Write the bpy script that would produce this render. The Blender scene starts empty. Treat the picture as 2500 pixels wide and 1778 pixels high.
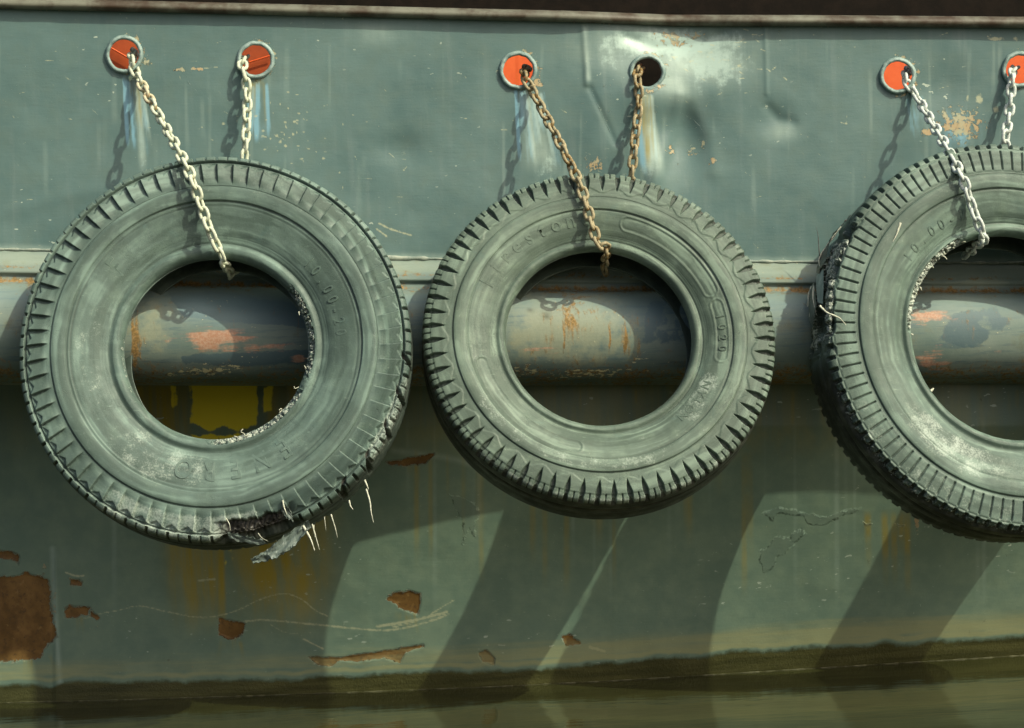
import bpy, math, random
import numpy as np
from mathutils import Vector, Matrix

random.seed(7)
RNG = np.random.default_rng(11)
SC = bpy.context.scene
COL = SC.collection

# ------------------------------------------------------------------ camera
# photograph frame: 2500 x 1778 units, used as drawing coordinates on the hull
LENS = 75.0
F = LENS / 36.0 * 2500.0
DIST = F / 780.0                     # 780 units per metre on the hull plate
YAW = math.radians(6.0)
ROLL = math.radians(2.0)
CAM_Z = 1.05
cfw = np.array([math.sin(YAW), math.cos(YAW), 0.0])
rh = np.array([math.cos(YAW), -math.sin(YAW), 0.0])
uh = np.array([0.0, 0.0, 1.0])
crt = rh * math.cos(ROLL) - uh * math.sin(ROLL)
cup = uh * math.cos(ROLL) + rh * math.sin(ROLL)
cpos = np.array([0.0, 0.0, CAM_Z]) - cfw * DIST
cd = bpy.data.cameras.new('camera')
cam = bpy.data.objects.new('camera', cd)
COL.objects.link(cam)
cd.lens = LENS
cd.sensor_width = 36.0
cd.sensor_fit = 'HORIZONTAL'
cd.clip_end = 2000.0
cd.clip_start = 0.05
cam.matrix_world = Matrix(((crt[0], cup[0], -cfw[0], cpos[0]),
                           (crt[1], cup[1], -cfw[1], cpos[1]),
                           (crt[2], cup[2], -cfw[2], cpos[2]),
                           (0, 0, 0, 1)))
SC.camera = cam

# ------------------------------------------------------------------ sun and sky
SUN = np.array([-1.10, 1.0, -1.40])
SUN = SUN / np.linalg.norm(SUN)
to_sun = -SUN
elev = math.asin(to_sun[2])
azim = math.atan2(to_sun[0], to_sun[1])
sl = bpy.data.lights.new('sun', 'SUN')
sl.energy = 3.5
sl.angle = math.radians(0.55)
sl.color = (1.0, 0.99, 0.76)
so = bpy.data.objects.new('sun', sl)
COL.objects.link(so)
so.rotation_euler = Vector(SUN).to_track_quat('-Z', 'Y').to_euler()
so.location = (3, -5, 6)
world = bpy.data.worlds.new('World')
SC.world = world
world.use_nodes = True
wn = world.node_tree
for n in list(wn.nodes):
    wn.nodes.remove(n)
wo = wn.nodes.new('ShaderNodeOutputWorld')
wb = wn.nodes.new('ShaderNodeBackground')
ws = wn.nodes.new('ShaderNodeTexSky')
ws.sky_type = 'NISHITA'
ws.sun_disc = False
ws.sun_elevation = elev
ws.sun_rotation = azim
ws.dust_density = 7.0
ws.ozone_density = 0.0
ws.air_density = 1.0
wb.inputs['Strength'].default_value = 0.15
wn.links.new(ws.outputs['Color'], wb.inputs['Color'])
wn.links.new(wb.outputs['Background'], wo.inputs['Surface'])
SC.view_settings.view_transform = 'Standard'
SC.view_settings.look = 'None'
SC.view_settings.exposure = 0.0
SC.view_settings.gamma = 1.0

# ------------------------------------------------------------------ helpers


def ray(px, py):
    px = np.asarray(px, float)
    py = np.asarray(py, float)
    return (cfw[None, :] * F + crt[None, :] * (px.reshape(-1, 1) - 1250.0)
            - cup[None, :] * (py.reshape(-1, 1) - 889.0))


def U(px, py, w=0.0):
    """points of the plane lying w metres outside the hull plate"""
    d = ray(px, py)
    t = (-np.asarray(w, float).reshape(-1) - cpos[1]) / d[:, 1]
    return cpos[None, :] + d * t[:, None]


def sst(x):
    x = np.clip(x, 0.0, 1.0)
    return x * x * (3 - 2 * x)


_PERM = RNG.random((64, 256))


def vnoise(x, y, seed=0, period=0):
    x = np.asarray(x, float)
    y = np.asarray(y, float)
    xi = np.floor(x).astype(int)
    yi = np.floor(y).astype(int)
    fx = x - xi
    fy = y - yi
    fx = fx * fx * (3 - 2 * fx)
    fy = fy * fy * (3 - 2 * fy)

    def h(a, b):
        if period:
            a = np.mod(a, period)
        return _PERM[np.mod(b * 7 + seed * 13 + (a // 256), 64), np.mod(a + b * 57 + seed * 31, 256)]
    return ((h(xi, yi) * (1 - fx) + h(xi + 1, yi) * fx) * (1 - fy)
            + (h(xi, yi + 1) * (1 - fx) + h(xi + 1, yi + 1) * fx) * fy)


def fbm(x, y, octv=4, seed=0, period=0):
    s = 0.0
    a = 1.0
    t = 0.0
    for k in range(octv):
        s = s + a * vnoise(x * 2 ** k, y * 2 ** k, seed + k, period * 2 ** k if period else 0)
        t += a
        a *= 0.5
    return s / t


def segdist(X, Y, pts):
    d = np.full(X.shape, 1e9)
    for (x0, y0), (x1, y1) in zip(pts[:-1], pts[1:]):
        dx, dy = x1 - x0, y1 - y0
        t = np.clip(((X - x0) * dx + (Y - y0) * dy) / (dx * dx + dy * dy + 1e-9), 0, 1)
        d = np.minimum(d, np.hypot(X - x0 - t * dx, Y - y0 - t * dy))
    return d


def polysdf(X, Y, pts):
    """positive inside"""
    n = len(pts)
    ins = np.zeros(X.shape, bool)
    for i in range(n):
        x0, y0 = pts[i]
        x1, y1 = pts[(i + 1) % n]
        c = (y0 > Y) != (y1 > Y)
        xx = (x1 - x0) * (Y - y0) / (y1 - y0 + 1e-9) + x0
        ins ^= c & (X < xx)
    d = segdist(X, Y, list(pts) + [pts[0]])
    return np.where(ins, d, -d)


def smooth_line(pts, n=24):
    """Catmull-Rom through 2-D or 3-D points"""
    P = np.array(pts, float)
    P = np.vstack([2 * P[0] - P[1], P, 2 * P[-1] - P[-2]])
    out = []
    for i in range(1, len(P) - 2):
        for t in np.linspace(0, 1, n, endpoint=False):
            a, b, c, d = P[i - 1], P[i], P[i + 1], P[i + 2]
            out.append(0.5 * ((2 * b) + (-a + c) * t + (2 * a - 5 * b + 4 * c - d) * t ** 2
                              + (-a + 3 * b - 3 * c + d) * t ** 3))
    out.append(P[-2])
    return np.array(out)


def mesh_np(name, V, Q, mat=None, attrs=None, parent=None, smooth=True, tris=None):
    me = bpy.data.meshes.new(name)
    V = np.ascontiguousarray(V, np.float32)
    nq = len(Q)
    nt = 0 if tris is None else len(tris)
    me.vertices.add(len(V))
    me.vertices.foreach_set('co', V.ravel())
    loops = np.asarray(Q, np.int32).ravel()
    starts = np.arange(nq, dtype=np.int32) * 4
    if nt:
        starts = np.concatenate([starts, nq * 4 + np.arange(nt, dtype=np.int32) * 3])
        loops = np.concatenate([loops, np.asarray(tris, np.int32).ravel()])
    me.loops.add(len(loops))
    me.loops.foreach_set('vertex_index', loops)
    me.polygons.add(nq + nt)
    me.polygons.foreach_set('loop_start', starts)
    me.polygons.foreach_set('use_smooth', np.full(nq + nt, smooth, bool))
    me.update(calc_edges=True)
    me.validate()
    if attrs:
        for k, v in attrs.items():
            a = me.attributes.new(k, 'FLOAT', 'POINT')
            a.data.foreach_set('value', np.ascontiguousarray(v, np.float32).ravel())
    if mat:
        me.materials.append(mat)
    o = bpy.data.objects.new(name, me)
    COL.objects.link(o)
    if parent:
        o.parent = parent
    return o


def gridq(nr, nc, wrap=False):
    i = np.arange(nr - 1)[:, None]
    j = np.arange(nc if wrap else nc - 1)[None, :]
    j2 = (j + 1) % nc
    return np.stack([i * nc + j, i * nc + j2, (i + 1) * nc + j2, (i + 1) * nc + j], -1).reshape(-1, 4)


def empty(name, loc, label=None, cat=None, group=None, kind=None):
    o = bpy.data.objects.new(name, None)
    o.empty_display_size = 0.1
    COL.objects.link(o)
    o.location = loc
    tag(o, label, cat, group, kind)
    return o


def tag(o, label=None, cat=None, group=None, kind=None):
    if label:
        o['label'] = label
    if cat:
        o['category'] = cat
    if group:
        o['group'] = group
    if kind:
        o['kind'] = kind


def tube(path, rad, sides=8, closed_ends=True):
    P = np.array(path, float)
    n = len(P)
    rad = np.broadcast_to(np.asarray(rad, float), (n,))
    T = np.gradient(P, axis=0)
    T /= np.linalg.norm(T, axis=1)[:, None] + 1e-12
    ref = np.array([0.31, 0.2, 0.93])
    V = []
    for i in range(n):
        a = np.cross(T[i], ref)
        a /= np.linalg.norm(a)
        b = np.cross(T[i], a)
        ang = np.linspace(0, 2 * math.pi, sides, endpoint=False)
        V.append(P[i] + rad[i] * (np.cos(ang)[:, None] * a + np.sin(ang)[:, None] * b))
    V = np.vstack(V)
    Q = gridq(n, sides, True)
    return V, Q


# ------------------------------------------------------------------ node helper
class NT:
    def __init__(self, name):
        self.m = bpy.data.materials.new(name)
        self.m.use_nodes = True
        self.t = self.m.node_tree
        for n in list(self.t.nodes):
            self.t.nodes.remove(n)
        self.out = self.t.nodes.new('ShaderNodeOutputMaterial')
        self.b = self.t.nodes.new('ShaderNodeBsdfPrincipled')
        self.t.links.new(self.b.outputs[0], self.out.inputs['Surface'])
        tc = self.t.nodes.new('ShaderNodeTexCoord')
        self.co = tc.outputs['Object']

    def put(self, s, v):
        if isinstance(v, bpy.types.NodeSocket):
            self.t.links.new(v, s)
        elif v is not None:
            if isinstance(v, (tuple, list)) and len(v) == 3 and s.type == 'RGBA':
                v = (*v, 1.0)
            s.default_value = v

    def attr(self, name):
        n = self.t.nodes.new('ShaderNodeAttribute')
        n.attribute_name = name
        return n.outputs['Fac']

    def mapping(self, scale, co=None):
        n = self.t.nodes.new('ShaderNodeMapping')
        self.put(n.inputs['Vector'], co or self.co)
        n.inputs['Scale'].default_value = scale
        return n.outputs[0]

    def noise(self, scale, detail=4.0, rough=0.55, co=None, dist=0.0):
        n = self.t.nodes.new('ShaderNodeTexNoise')
        self.put(n.inputs['Vector'], co or self.co)
        n.inputs['Scale'].default_value = scale
        n.inputs['Detail'].default_value = detail
        n.inputs['Roughness'].default_value = rough
        n.inputs['Distortion'].default_value = dist
        return n.outputs['Fac']

    def voronoi(self, scale, co=None, feature='F1'):
        n = self.t.nodes.new('ShaderNodeTexVoronoi')
        n.feature = feature
        self.put(n.inputs['Vector'], co or self.co)
        n.inputs['Scale'].default_value = scale
        return n.outputs['Distance']

    def math(self, op, a, b=None, c=None, clamp=False):
        n = self.t.nodes.new('ShaderNodeMath')
        n.operation = op
        n.use_clamp = clamp
        self.put(n.inputs[0], a)
        if b is not None:
            self.put(n.inputs[1], b)
        if c is not None:
            self.put(n.inputs[2], c)
        return n.outputs[0]

    def ramp(self, v, lo, hi, a=0.0, b=1.0):
        n = self.t.nodes.new('ShaderNodeMapRange')
        n.interpolation_type = 'SMOOTHSTEP'
        self.put(n.inputs['Value'], v)
        n.inputs['From Min'].default_value = lo
        n.inputs['From Max'].default_value = hi
        n.inputs['To Min'].default_value = a
        n.inputs['To Max'].default_value = b
        return n.outputs['Result']

    def mix(self, fac, a, b, mode='MIX'):
        n = self.t.nodes.new('ShaderNodeMix')
        n.data_type = 'RGBA'
        n.blend_type = mode
        self.put(n.inputs[0], fac)
        self.put(n.inputs[6], a)
        self.put(n.inputs[7], b)
        return n.outputs[2]

    def mixf(self, fac, a, b):
        n = self.t.nodes.new('ShaderNodeMix')
        n.data_type = 'FLOAT'
        self.put(n.inputs[0], fac)
        self.put(n.inputs[2], a)
        self.put(n.inputs[3], b)
        return n.outputs[0]

    def bump(self, h, strength=0.3, dist=0.003, prev=None):
        n = self.t.nodes.new('ShaderNodeBump')
        n.inputs['Strength'].default_value = strength
        n.inputs['Distance'].default_value = dist
        self.put(n.inputs['Height'], h)
        if prev is not None:
            self.put(n.inputs['Normal'], prev)
        return n.outputs[0]

    def rnd(self):
        n = self.t.nodes.new('ShaderNodeObjectInfo')
        return n.outputs['Random']

    def end(self, col, rough=0.6, normal=None, spec=0.4, metal=0.0):
        self.put(self.b.inputs['Base Color'], col)
        self.put(self.b.inputs['Roughness'], rough)
        self.put(self.b.inputs['Specular IOR Level'], spec)
        self.put(self.b.inputs['Metallic'], metal)
        if normal is not None:
            self.put(self.b.inputs['Normal'], normal)
        return self.m


# ------------------------------------------------------------------ materials
def mat_hull():
    t = NT('hull_paint')
    big = t.noise(2.2, 5, 0.6)
    mid = t.noise(14, 6, 0.62)
    fine = t.noise(120, 4, 0.6)
    vstr = t.noise(1.0, 5, 0.6, co=t.mapping((26, 26, 2.2)))
    hstr = t.noise(1.0, 5, 0.65, co=t.mapping((3.0, 3.0, 40)))
    c = t.mix(t.ramp(big, 0.35, 0.68), (0.080, 0.146, 0.142), (0.118, 0.194, 0.184))
    c = t.mix(t.ramp(mid, 0.40, 0.75, 0, 0.55), c, (0.105, 0.165, 0.142))
    c = t.mix(t.ramp(vstr, 0.5, 0.8, 0, 0.35), c, (0.18, 0.24, 0.23))
    c = t.mix(t.ramp(hstr, 0.55, 0.8, 0, 0.35), c, (0.10, 0.14, 0.13))
    c = t.mix(t.ramp(fine, 0.62, 0.75, 0, 0.35), c, (0.09, 0.12, 0.11))
    # lower hull: greener and yellower old paint, also lightened in place of bounce light
    low = t.attr('low')
    c = t.mix(t.math('MULTIPLY', low, 0.75), c, t.mix(t.ramp(mid, 0.35, 0.7), (0.165, 0.245, 0.175), (0.215, 0.300, 0.205)))
    # streaks below the chain holes
    wob = t.math('ADD', t.math('MULTIPLY', vstr, 0.9), t.math('MULTIPLY', mid, 0.5))
    blue = t.math('MULTIPLY', t.ramp(t.math('ADD', t.attr('blue'), t.math('MULTIPLY', t.math('SUBTRACT', wob, 0.7), 1.1)), 0.22, 0.80), 0.85)
    c = t.mix(blue, c, (0.20, 0.40, 0.50))
    pale = t.math('MULTIPLY', t.attr('pale'), t.ramp(wob, 0.35, 0.90, 0.40, 1.0))
    c = t.mix(pale, c, (0.46, 0.58, 0.50))
    wr = t.math('ADD', t.attr('worn'), t.math('MULTIPLY', t.math('SUBTRACT', t.math('ADD', t.math('MULTIPLY', t.noise(22, 7, 0.72), 0.65), t.math('MULTIPLY', vstr, 0.35)), 0.5), 2.2))
    c = t.mix(t.ramp(wr, 0.35, 0.75, 0, 0.85), c, (0.37, 0.50, 0.45))
    # yellow brown runs
    rust = t.math('MULTIPLY', t.attr('rust'), t.ramp(vstr, 0.30, 0.66, 0.35, 1.1), clamp=True)
    c = t.mix(rust, c, (0.32, 0.255, 0.040))
    yel = t.math('ADD', t.attr('yellow'), t.math('MULTIPLY', t.math('SUBTRACT', t.math('ADD', t.math('MULTIPLY', mid, 0.5), t.math('MULTIPLY', vstr, 0.5)), 0.5), 1.3))
    c = t.mix(t.ramp(yel, 0.42, 0.55), c, (0.86, 0.70, 0.04))
    # thin scratches
    sn = t.math('MULTIPLY', t.math('SUBTRACT', t.noise(90, 4, 0.7), 0.5), 1.1)
    scr = t.math('ADD', t.attr('scratch'), sn)
    c = t.mix(t.ramp(scr, 0.52, 0.95, 0, 0.72), c, (0.46, 0.48, 0.31))
    # random small pale nicks, stretched sideways
    nk = t.noise(1.0, 2, 0.5, co=t.mapping((34, 34, 75)))
    nk2 = t.noise(3.0, 2, 0.5)
    nick = t.math('MULTIPLY', t.ramp(nk, 0.69, 0.72), t.ramp(nk2, 0.50, 0.62))
    c = t.mix(t.math('MULTIPLY', nick, 0.75), c, (0.48, 0.56, 0.46))
    # paint scraped to primer, sharp edged
    en = t.math('MULTIPLY', t.math('SUBTRACT', t.noise(48, 7, 0.75), 0.5), 1.9)
    chip = t.math('ADD', t.attr('chip'), en)
    cm = t.ramp(chip, 0.46, 0.52)
    rim = t.math('MULTIPLY', t.ramp(chip, 0.30, 0.42), t.math('SUBTRACT', 1.0, cm))
    c = t.mix(t.math('MULTIPLY', rim, 0.75), c, (0.36, 0.38, 0.27))  # chip edges catching the light, painted as a pale rim
    rc = t.mix(t.ramp(mid, 0.35, 0.7), (0.13, 0.072, 0.020), (0.24, 0.135, 0.040))
    rc = t.mix(t.ramp(t.noise(55, 6, 0.75), 0.52, 0.66, 0, 0.75), rc, (0.085, 0.052, 0.024))
    rc = t.mix(t.ramp(t.noise(34, 5, 0.7), 0.60, 0.70, 0, 0.7), rc, (0.30, 0.19, 0.07))
    c = t.mix(cm, c, rc)
    prim = t.math('ADD', t.attr('primer'), t.math('MULTIPLY', t.math('SUBTRACT', t.noise(60, 6, 0.7), 0.5), 2.4))
    pm = t.ramp(prim, 0.46, 0.53)
    c = t.mix(pm, c, t.mix(t.ramp(mid, 0.4, 0.6), (0.42, 0.32, 0.18), (0.36, 0.38, 0.26)))
    # scum line and wet weed above the water
    sc = t.math('ADD', t.attr('scum'), t.math('MULTIPLY', t.math('SUBTRACT', hstr, 0.5), 0.9))
    c = t.mix(t.ramp(sc, 0.25, 0.9, 0, 0.72), c, (0.33, 0.34, 0.17))
    wn_ = t.math('ADD', t.attr('wet'), t.math('MULTIPLY', t.math('SUBTRACT', t.noise(26, 7, 0.7), 0.5), 0.7))
    wm = t.ramp(wn_, 0.30, 0.72)
    weed = t.mix(t.ramp(hstr, 0.35, 0.65), (0.044, 0.046, 0.014), (0.085, 0.086, 0.030))
    c = t.mix(wm, c, weed)
    peel = t.math('ADD', t.attr('peel'), t.math('MULTIPLY', t.math('SUBTRACT', t.noise(34, 5, 0.7), 0.5), 0.9))
    h = t.math('ADD', t.math('MULTIPLY', cm, -1.0), t.math('MULTIPLY', pm, -0.6))
    h = t.math('ADD', h, t.math('MULTIPLY', t.ramp(peel, 0.42, 0.58), -0.55))
    h = t.math('ADD', h, t.math('MULTIPLY', rim, 0.5))
    c = t.mix(t.math('MULTIPLY', t.ramp(peel, 0.42, 0.58), 0.30), c, (0.125, 0.175, 0.145))
    nrm = t.bump(h, 1.0, 0.0028)
    brush = t.math('ADD', t.noise(1.0, 4, 0.6, co=t.mapping((18, 18, 130))), t.math('MULTIPLY', fine, 0.7))
    nrm = t.bump(brush, 0.30, 0.0014, nrm)
    nrm = t.bump(t.math('MULTIPLY', t.noise(110, 5, 0.75), wm), 0.5, 0.006, nrm)
    rough = t.mixf(wm, t.ramp(mid, 0.35, 0.7, 0.40, 0.58), 0.32)
    return t.end(c, rough, nrm, 0.35)


def t_w(t, wm):
    return 0.25


def mat_strake():
    t = NT('strake_paint')
    big = t.noise(4, 5, 0.6)
    mid = t.noise(16, 6, 0.65)
    fine = t.noise(140, 4, 0.6)
    hs = t.noise(1.0, 6, 0.68, co=t.mapping((5, 5, 60)))
    vs = t.noise(1.0, 6, 0.65, co=t.mapping((70, 70, 5)))
    c = t.mix(t.ramp(big, 0.35, 0.65), (0.125, 0.180, 0.155), (0.195, 0.245, 0.205))
    c = t.mix(t.ramp(hs, 0.48, 0.66, 0, 0.8), c, (0.085, 0.140, 0.150))
    c = t.mix(t.ramp(mid, 0.52, 0.7, 0, 0.6), c, (0.135, 0.150, 0.090))
    c = t.mix(t.ramp(t.math('ADD', t.attr('beige'), t.math('MULTIPLY', t.math('SUBTRACT', mid, 0.5), 1.2)), 0.3, 0.6, 0, 0.8), c, t.mix(fine, (0.20, 0.225, 0.15), (0.29, 0.32, 0.23)))
    c = t.mix(t.ramp(t.math('ADD', t.attr('slate'), t.math('MULTIPLY', t.math('SUBTRACT', mid, 0.5), 1.8)), 0.40, 0.62, 0, 0.85), c, (0.075, 0.125, 0.140))
    c = t.mix(t.math('MULTIPLY', t.attr('pale'), t.ramp(hs, 0.3, 0.7, 0.5, 1.0)), c, (0.30, 0.36, 0.29))
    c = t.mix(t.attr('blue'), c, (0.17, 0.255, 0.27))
    sal = t.math('ADD', t.attr('salmon'), t.math('MULTIPLY', t.math('SUBTRACT', t.math('ADD', t.math('MULTIPLY', hs, 0.6), t.math('MULTIPLY', mid, 0.4)), 0.5), 2.6))
    c = t.mix(t.ramp(sal, 0.42, 0.70, 0, 0.85), c, t.mix(t.ramp(fine, 0.4, 0.6), (0.47, 0.235, 0.14), (0.52, 0.33, 0.23)))
    ru = t.math('ADD', t.attr('rust'), t.math('MULTIPLY', t.math('SUBTRACT', t.math('ADD', t.math('MULTIPLY', vs, 0.65), t.math('MULTIPLY', mid, 0.35)), 0.5), 2.6))
    rm = t.ramp(ru, 0.36, 0.80, 0, 0.9)
    c = t.mix(rm, c, t.mix(t.ramp(fine, 0.4, 0.65), (0.17, 0.10, 0.025), (0.34, 0.20, 0.06)))
    ye = t.math('ADD', t.attr('cream'), t.math('MULTIPLY', t.math('SUBTRACT', t.noise(75, 6, 0.72, co=t.mapping((0.7, 1, 1.6))), 0.5), 3.0))
    ym = t.ramp(ye, 0.52, 0.60)
    c = t.mix(ym, c, (0.62, 0.58, 0.34))
    c = t.mix(t.attr('dark'), c, (0.05, 0.05, 0.03))
    nrm = t.bump(t.math('ADD', t.math('MULTIPLY', rm, 0.6), ym), 0.5, 0.0015)
    nrm = t.bump(t.math('ADD', hs, fine), 0.3, 0.0015, nrm)
    return t.end(c, t.mixf(rm, 0.55, 0.8), nrm, 0.3)


def mat_rubber(name, dust, seed):
    t = NT(name)
    off = t.t.nodes.new('ShaderNodeVectorMath')
    off.operation = 'ADD'
    t.put(off.inputs[0], t.co)
    off.inputs[1].default_value = (seed, seed * 1.7, 0.3)
    co = off.outputs[0]
    big = t.noise(4.0, 6, 0.62, co=co, dist=0.4)
    mid = t.noise(20, 6, 0.65, co=co)
    fine = t.noise(190, 4, 0.65, co=co)
    c = t.mix(t.ramp(big, 0.32, 0.68), tuple(x * 0.72 for x in dust), dust)
    c = t.mix(t.ramp(mid, 0.42, 0.70, 0, 0.55), c, (dust[0] * 1.25, dust[1] * 1.22, dust[2] * 1.12))
    c = t.mix(t.ramp(t.noise(9, 5, 0.6, co=co, dist=1.0), 0.58, 0.74, 0, 0.5), c, (dust[0] * 0.8, dust[1] * 0.95, dust[2] * 1.02))
    c = t.mix(t.ramp(fine, 0.60, 0.78, 0, 0.45), c, tuple(x * 0.55 for x in dust))
    sme = t.attr('smear')
    c = t.mix(t.ramp(sme, 0.50, 0.68, 0, 0.75), c, (dust[0] * 1.75, dust[1] * 1.70, dust[2] * 1.68))
    c = t.mix(t.ramp(sme, 0.50, 0.36, 0, 0.75), c, (dust[0] * 0.58, dust[1] * 0.60, dust[2] * 0.58))
    crk = t.voronoi(120, co, 'DISTANCE_TO_EDGE')
    crm = t.math('MULTIPLY', t.ramp(crk, 0.0, 0.055, 1.0, 0.0), t.ramp(t.noise(7, 4, 0.6, co=co), 0.48, 0.62))
    c = t.mix(t.math('MULTIPLY', crm, 0.45), c, tuple(x * 0.4 for x in dust))
    pale_str = t.noise(1.0, 5, 0.7, co=t.mapping((30, 30, 160), co))  # fine pale streaks in the rubber tone
    c = t.mix(t.ramp(pale_str, 0.60, 0.74, 0, 0.45), c, (dust[0] * 2.1, dust[1] * 2.0, dust[2] * 1.9))
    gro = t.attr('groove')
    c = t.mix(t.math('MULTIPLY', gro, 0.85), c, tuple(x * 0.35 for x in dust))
    sc = t.math('ADD', t.attr('scuff_shine'), t.math('MULTIPLY', t.math('SUBTRACT', t.math('ADD', t.math('MULTIPLY', mid, 0.6), t.math('MULTIPLY', fine, 0.4)), 0.5), 3.2))
    sm = t.ramp(sc, 0.30, 1.0)
    c = t.mix(t.math('MULTIPLY', sm, 0.62), c, (0.46, 0.54, 0.47))
    raw_dark = t.attr('raw_dark')
    c = t.mix(raw_dark, c, t.mix(t.ramp(mid, 0.45, 0.65), (0.022, 0.022, 0.018), (0.075, 0.075, 0.062)))
    fr = t.math('ADD', t.attr('fray'), t.math('MULTIPLY', t.math('SUBTRACT', t.noise(110, 5, 0.75, co=co), 0.5), 2.4))
    fm = t.ramp(fr, 0.50, 0.70)
    c = t.mix(fm, c, (0.44, 0.49, 0.42))
    nrm = t.bump(t.math('SUBTRACT', t.math('ADD', t.math('MULTIPLY', fine, 0.8), mid), t.math('MULTIPLY', crm, 0.8)), 0.35, 0.0020)
    nrm = t.bump(fm, 0.6, 0.003, nrm)
    rough = t.math('SUBTRACT', t.ramp(mid, 0.3, 0.7, 0.62, 0.5), t.math('MULTIPLY', raw_dark, 0.15))
    return t.end(c, rough, nrm, 0.35)


def mat_plain(name, ca, cb, rough=0.6, scale=20, bump=0.3, spec=0.35):
    t = NT(name)
    m = t.noise(scale, 6, 0.65)
    c = t.mix(t.ramp(m, 0.35, 0.65), ca, cb)
    nrm = t.bump(t.noise(scale * 6, 4, 0.6), bump, 0.002)
    return t.end(c, rough, nrm, spec)


def mat_chain(name, ca, cb, rustc, amount):
    t = NT(name)
    n = t.noise(60, 6, 0.7)
    r = t.rnd()
    k = t.math('ADD', t.math('MULTIPLY', n, 0.8), t.math('MULTIPLY', r, 0.25))
    c = t.mix(t.ramp(t.noise(150, 4, 0.6), 0.3, 0.7), ca, cb)
    m = t.ramp(k, amount, amount + 0.14)
    c = t.mix(m, c, rustc)
    nrm = t.bump(t.noise(260, 5, 0.7), 0.5, 0.0015)
    return t.end(c, 0.62, nrm, 0.35)


def mat_water():
    t = NT('harbour_water')
    w = t.noise(1.0, 3, 0.5, co=t.mapping((2.0, 5.0, 1)))
    w2 = t.noise(1.0, 3, 0.55, co=t.mapping((9.0, 22.0, 1)))
    h = t.math('ADD', w, t.math('MULTIPLY', w2, 0.25))
    nrm = t.bump(h, 0.14, 0.02)
    t.put(t.b.inputs['IOR'], 1.33)
    c = t.mix(t.ramp(w, 0.4, 0.6), (0.026, 0.028, 0.009), (0.036, 0.039, 0.013))
    return t.end(c, 0.06, nrm, 0.5)


M_HULL = mat_hull()
M_STRAKE = mat_strake()
M_RUB1 = mat_rubber('dusty_rubber', (0.102, 0.156, 0.133), 0.0)
M_RUB2 = mat_rubber('chalky_rubber', (0.110, 0.158, 0.124), 3.1)
M_RUB3 = mat_rubber('weathered_rubber', (0.108, 0.162, 0.132), 7.7)
M_RAW = mat_plain('torn_rubber', (0.03, 0.03, 0.026), (0.10, 0.11, 0.10), 0.45, 40, 0.6)
M_TORN = mat_plain('scuffed_rubber', (0.060, 0.078, 0.066), (0.125, 0.165, 0.145), 0.45, 14, 0.4)
M_PALE = mat_plain('pale_ply', (0.20, 0.27, 0.25), (0.32, 0.41, 0.38), 0.7, 25, 0.3)
M_CORD = mat_plain('frayed_cord', (0.42, 0.44, 0.34), (0.62, 0.64, 0.52), 0.8, 60, 0.3)
M_WHITE = mat_chain('white_chain', (0.48, 0.53, 0.40), (0.60, 0.65, 0.50), (0.30, 0.20, 0.08), 0.64)
M_RUSTC = mat_chain('rusty_chain', (0.25, 0.22, 0.13), (0.38, 0.33, 0.20), (0.20, 0.13, 0.045), 0.54)
M_RUSTL = mat_chain('rust_bled_chain', (0.46, 0.44, 0.30), (0.55, 0.50, 0.35), (0.34, 0.18, 0.06), 0.52)
M_GREYC = mat_chain('silver_chain', (0.44, 0.50, 0.47), (0.66, 0.72, 0.66), (0.16, 0.17, 0.13), 0.68)
M_ORANGE = mat_plain('orange_paint', (0.62, 0.085, 0.016), (0.70, 0.12, 0.025), 0.5, 8, 0.2)
M_ORANGE_SHADE = mat_plain('shaded_orange_paint', (0.26, 0.045, 0.010), (0.36, 0.065, 0.014), 0.5, 8, 0.2)  # darker copy of the orange, standing in for shade inside the bulwark
M_BLACK = mat_plain('backing_black', (0.006, 0.0048, 0.0034), (0.011, 0.008, 0.0055), 0.8, 20, 0.3, 0.1)  # for the added black sheets above the rail and behind a hole
M_RING = mat_plain('ring_paint', (0.15, 0.23, 0.215), (0.30, 0.40, 0.37), 0.5, 30, 0.5)
M_RAIL = mat_plain('rail_paint', (0.050, 0.034, 0.020), (0.15, 0.155, 0.118), 0.55, 9, 0.3)
M_WELD = mat_plain('weld_paint', (0.17, 0.22, 0.19), (0.34, 0.38, 0.31), 0.6, 25, 0.6)
M_WATER = mat_water()

# ------------------------------------------------------------------ water
wq = mesh_np('water', np.array([[-150, -200, 0], [150, -200, 0], [150, 60, 0], [-150, 60, 0]], float), np.array([[0, 1, 2, 3]]), M_WATER)
tag(wq, kind='structure')

# ------------------------------------------------------------------ boat
boat = empty('boat', (0, 0, 0), 'grey green steel hull with chain holes above a rounded rubbing strake', 'boat')
PORTS = [(303, 133, 37), (624, 147, 37), (1265, 172, 37), (1580, 177, 35), (2192, 185, 35), (2490, 170, 35)]


def dense_cols(step=3.4):
    a = np.arange(-20, 2521, step)
    l = -20 - np.geomspace(step * 2, 1500, 16)[::-1]
    r = 2520 + np.geomspace(step * 2, 1500, 16)
    return np.concatenate([l, a, r])


def top_y(x):            # upper edge of the strake
    return np.interp(x, [-1500, 20, 1000, 2000, 2480, 4000], [585, 612, 634, 643, 645, 655])


def bot_y(x):            # lower edge of the strake
    return np.interp(x, [-1500, 20, 1000, 2480, 4000], [936, 940, 944, 938, 930])


def rail_y(x):           # lower edge of the cap rail
    return np.interp(x, [-1500, 0, 950, 1410, 1640, 2000, 2480, 4000], [-20, 22, 44, 55, 64, 65, 69, 85])


def g2(X, Y, x, y, sx, sy):
    return np.exp(-((X - x) / sx) ** 2 - ((Y - y) / sy) ** 2)


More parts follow.
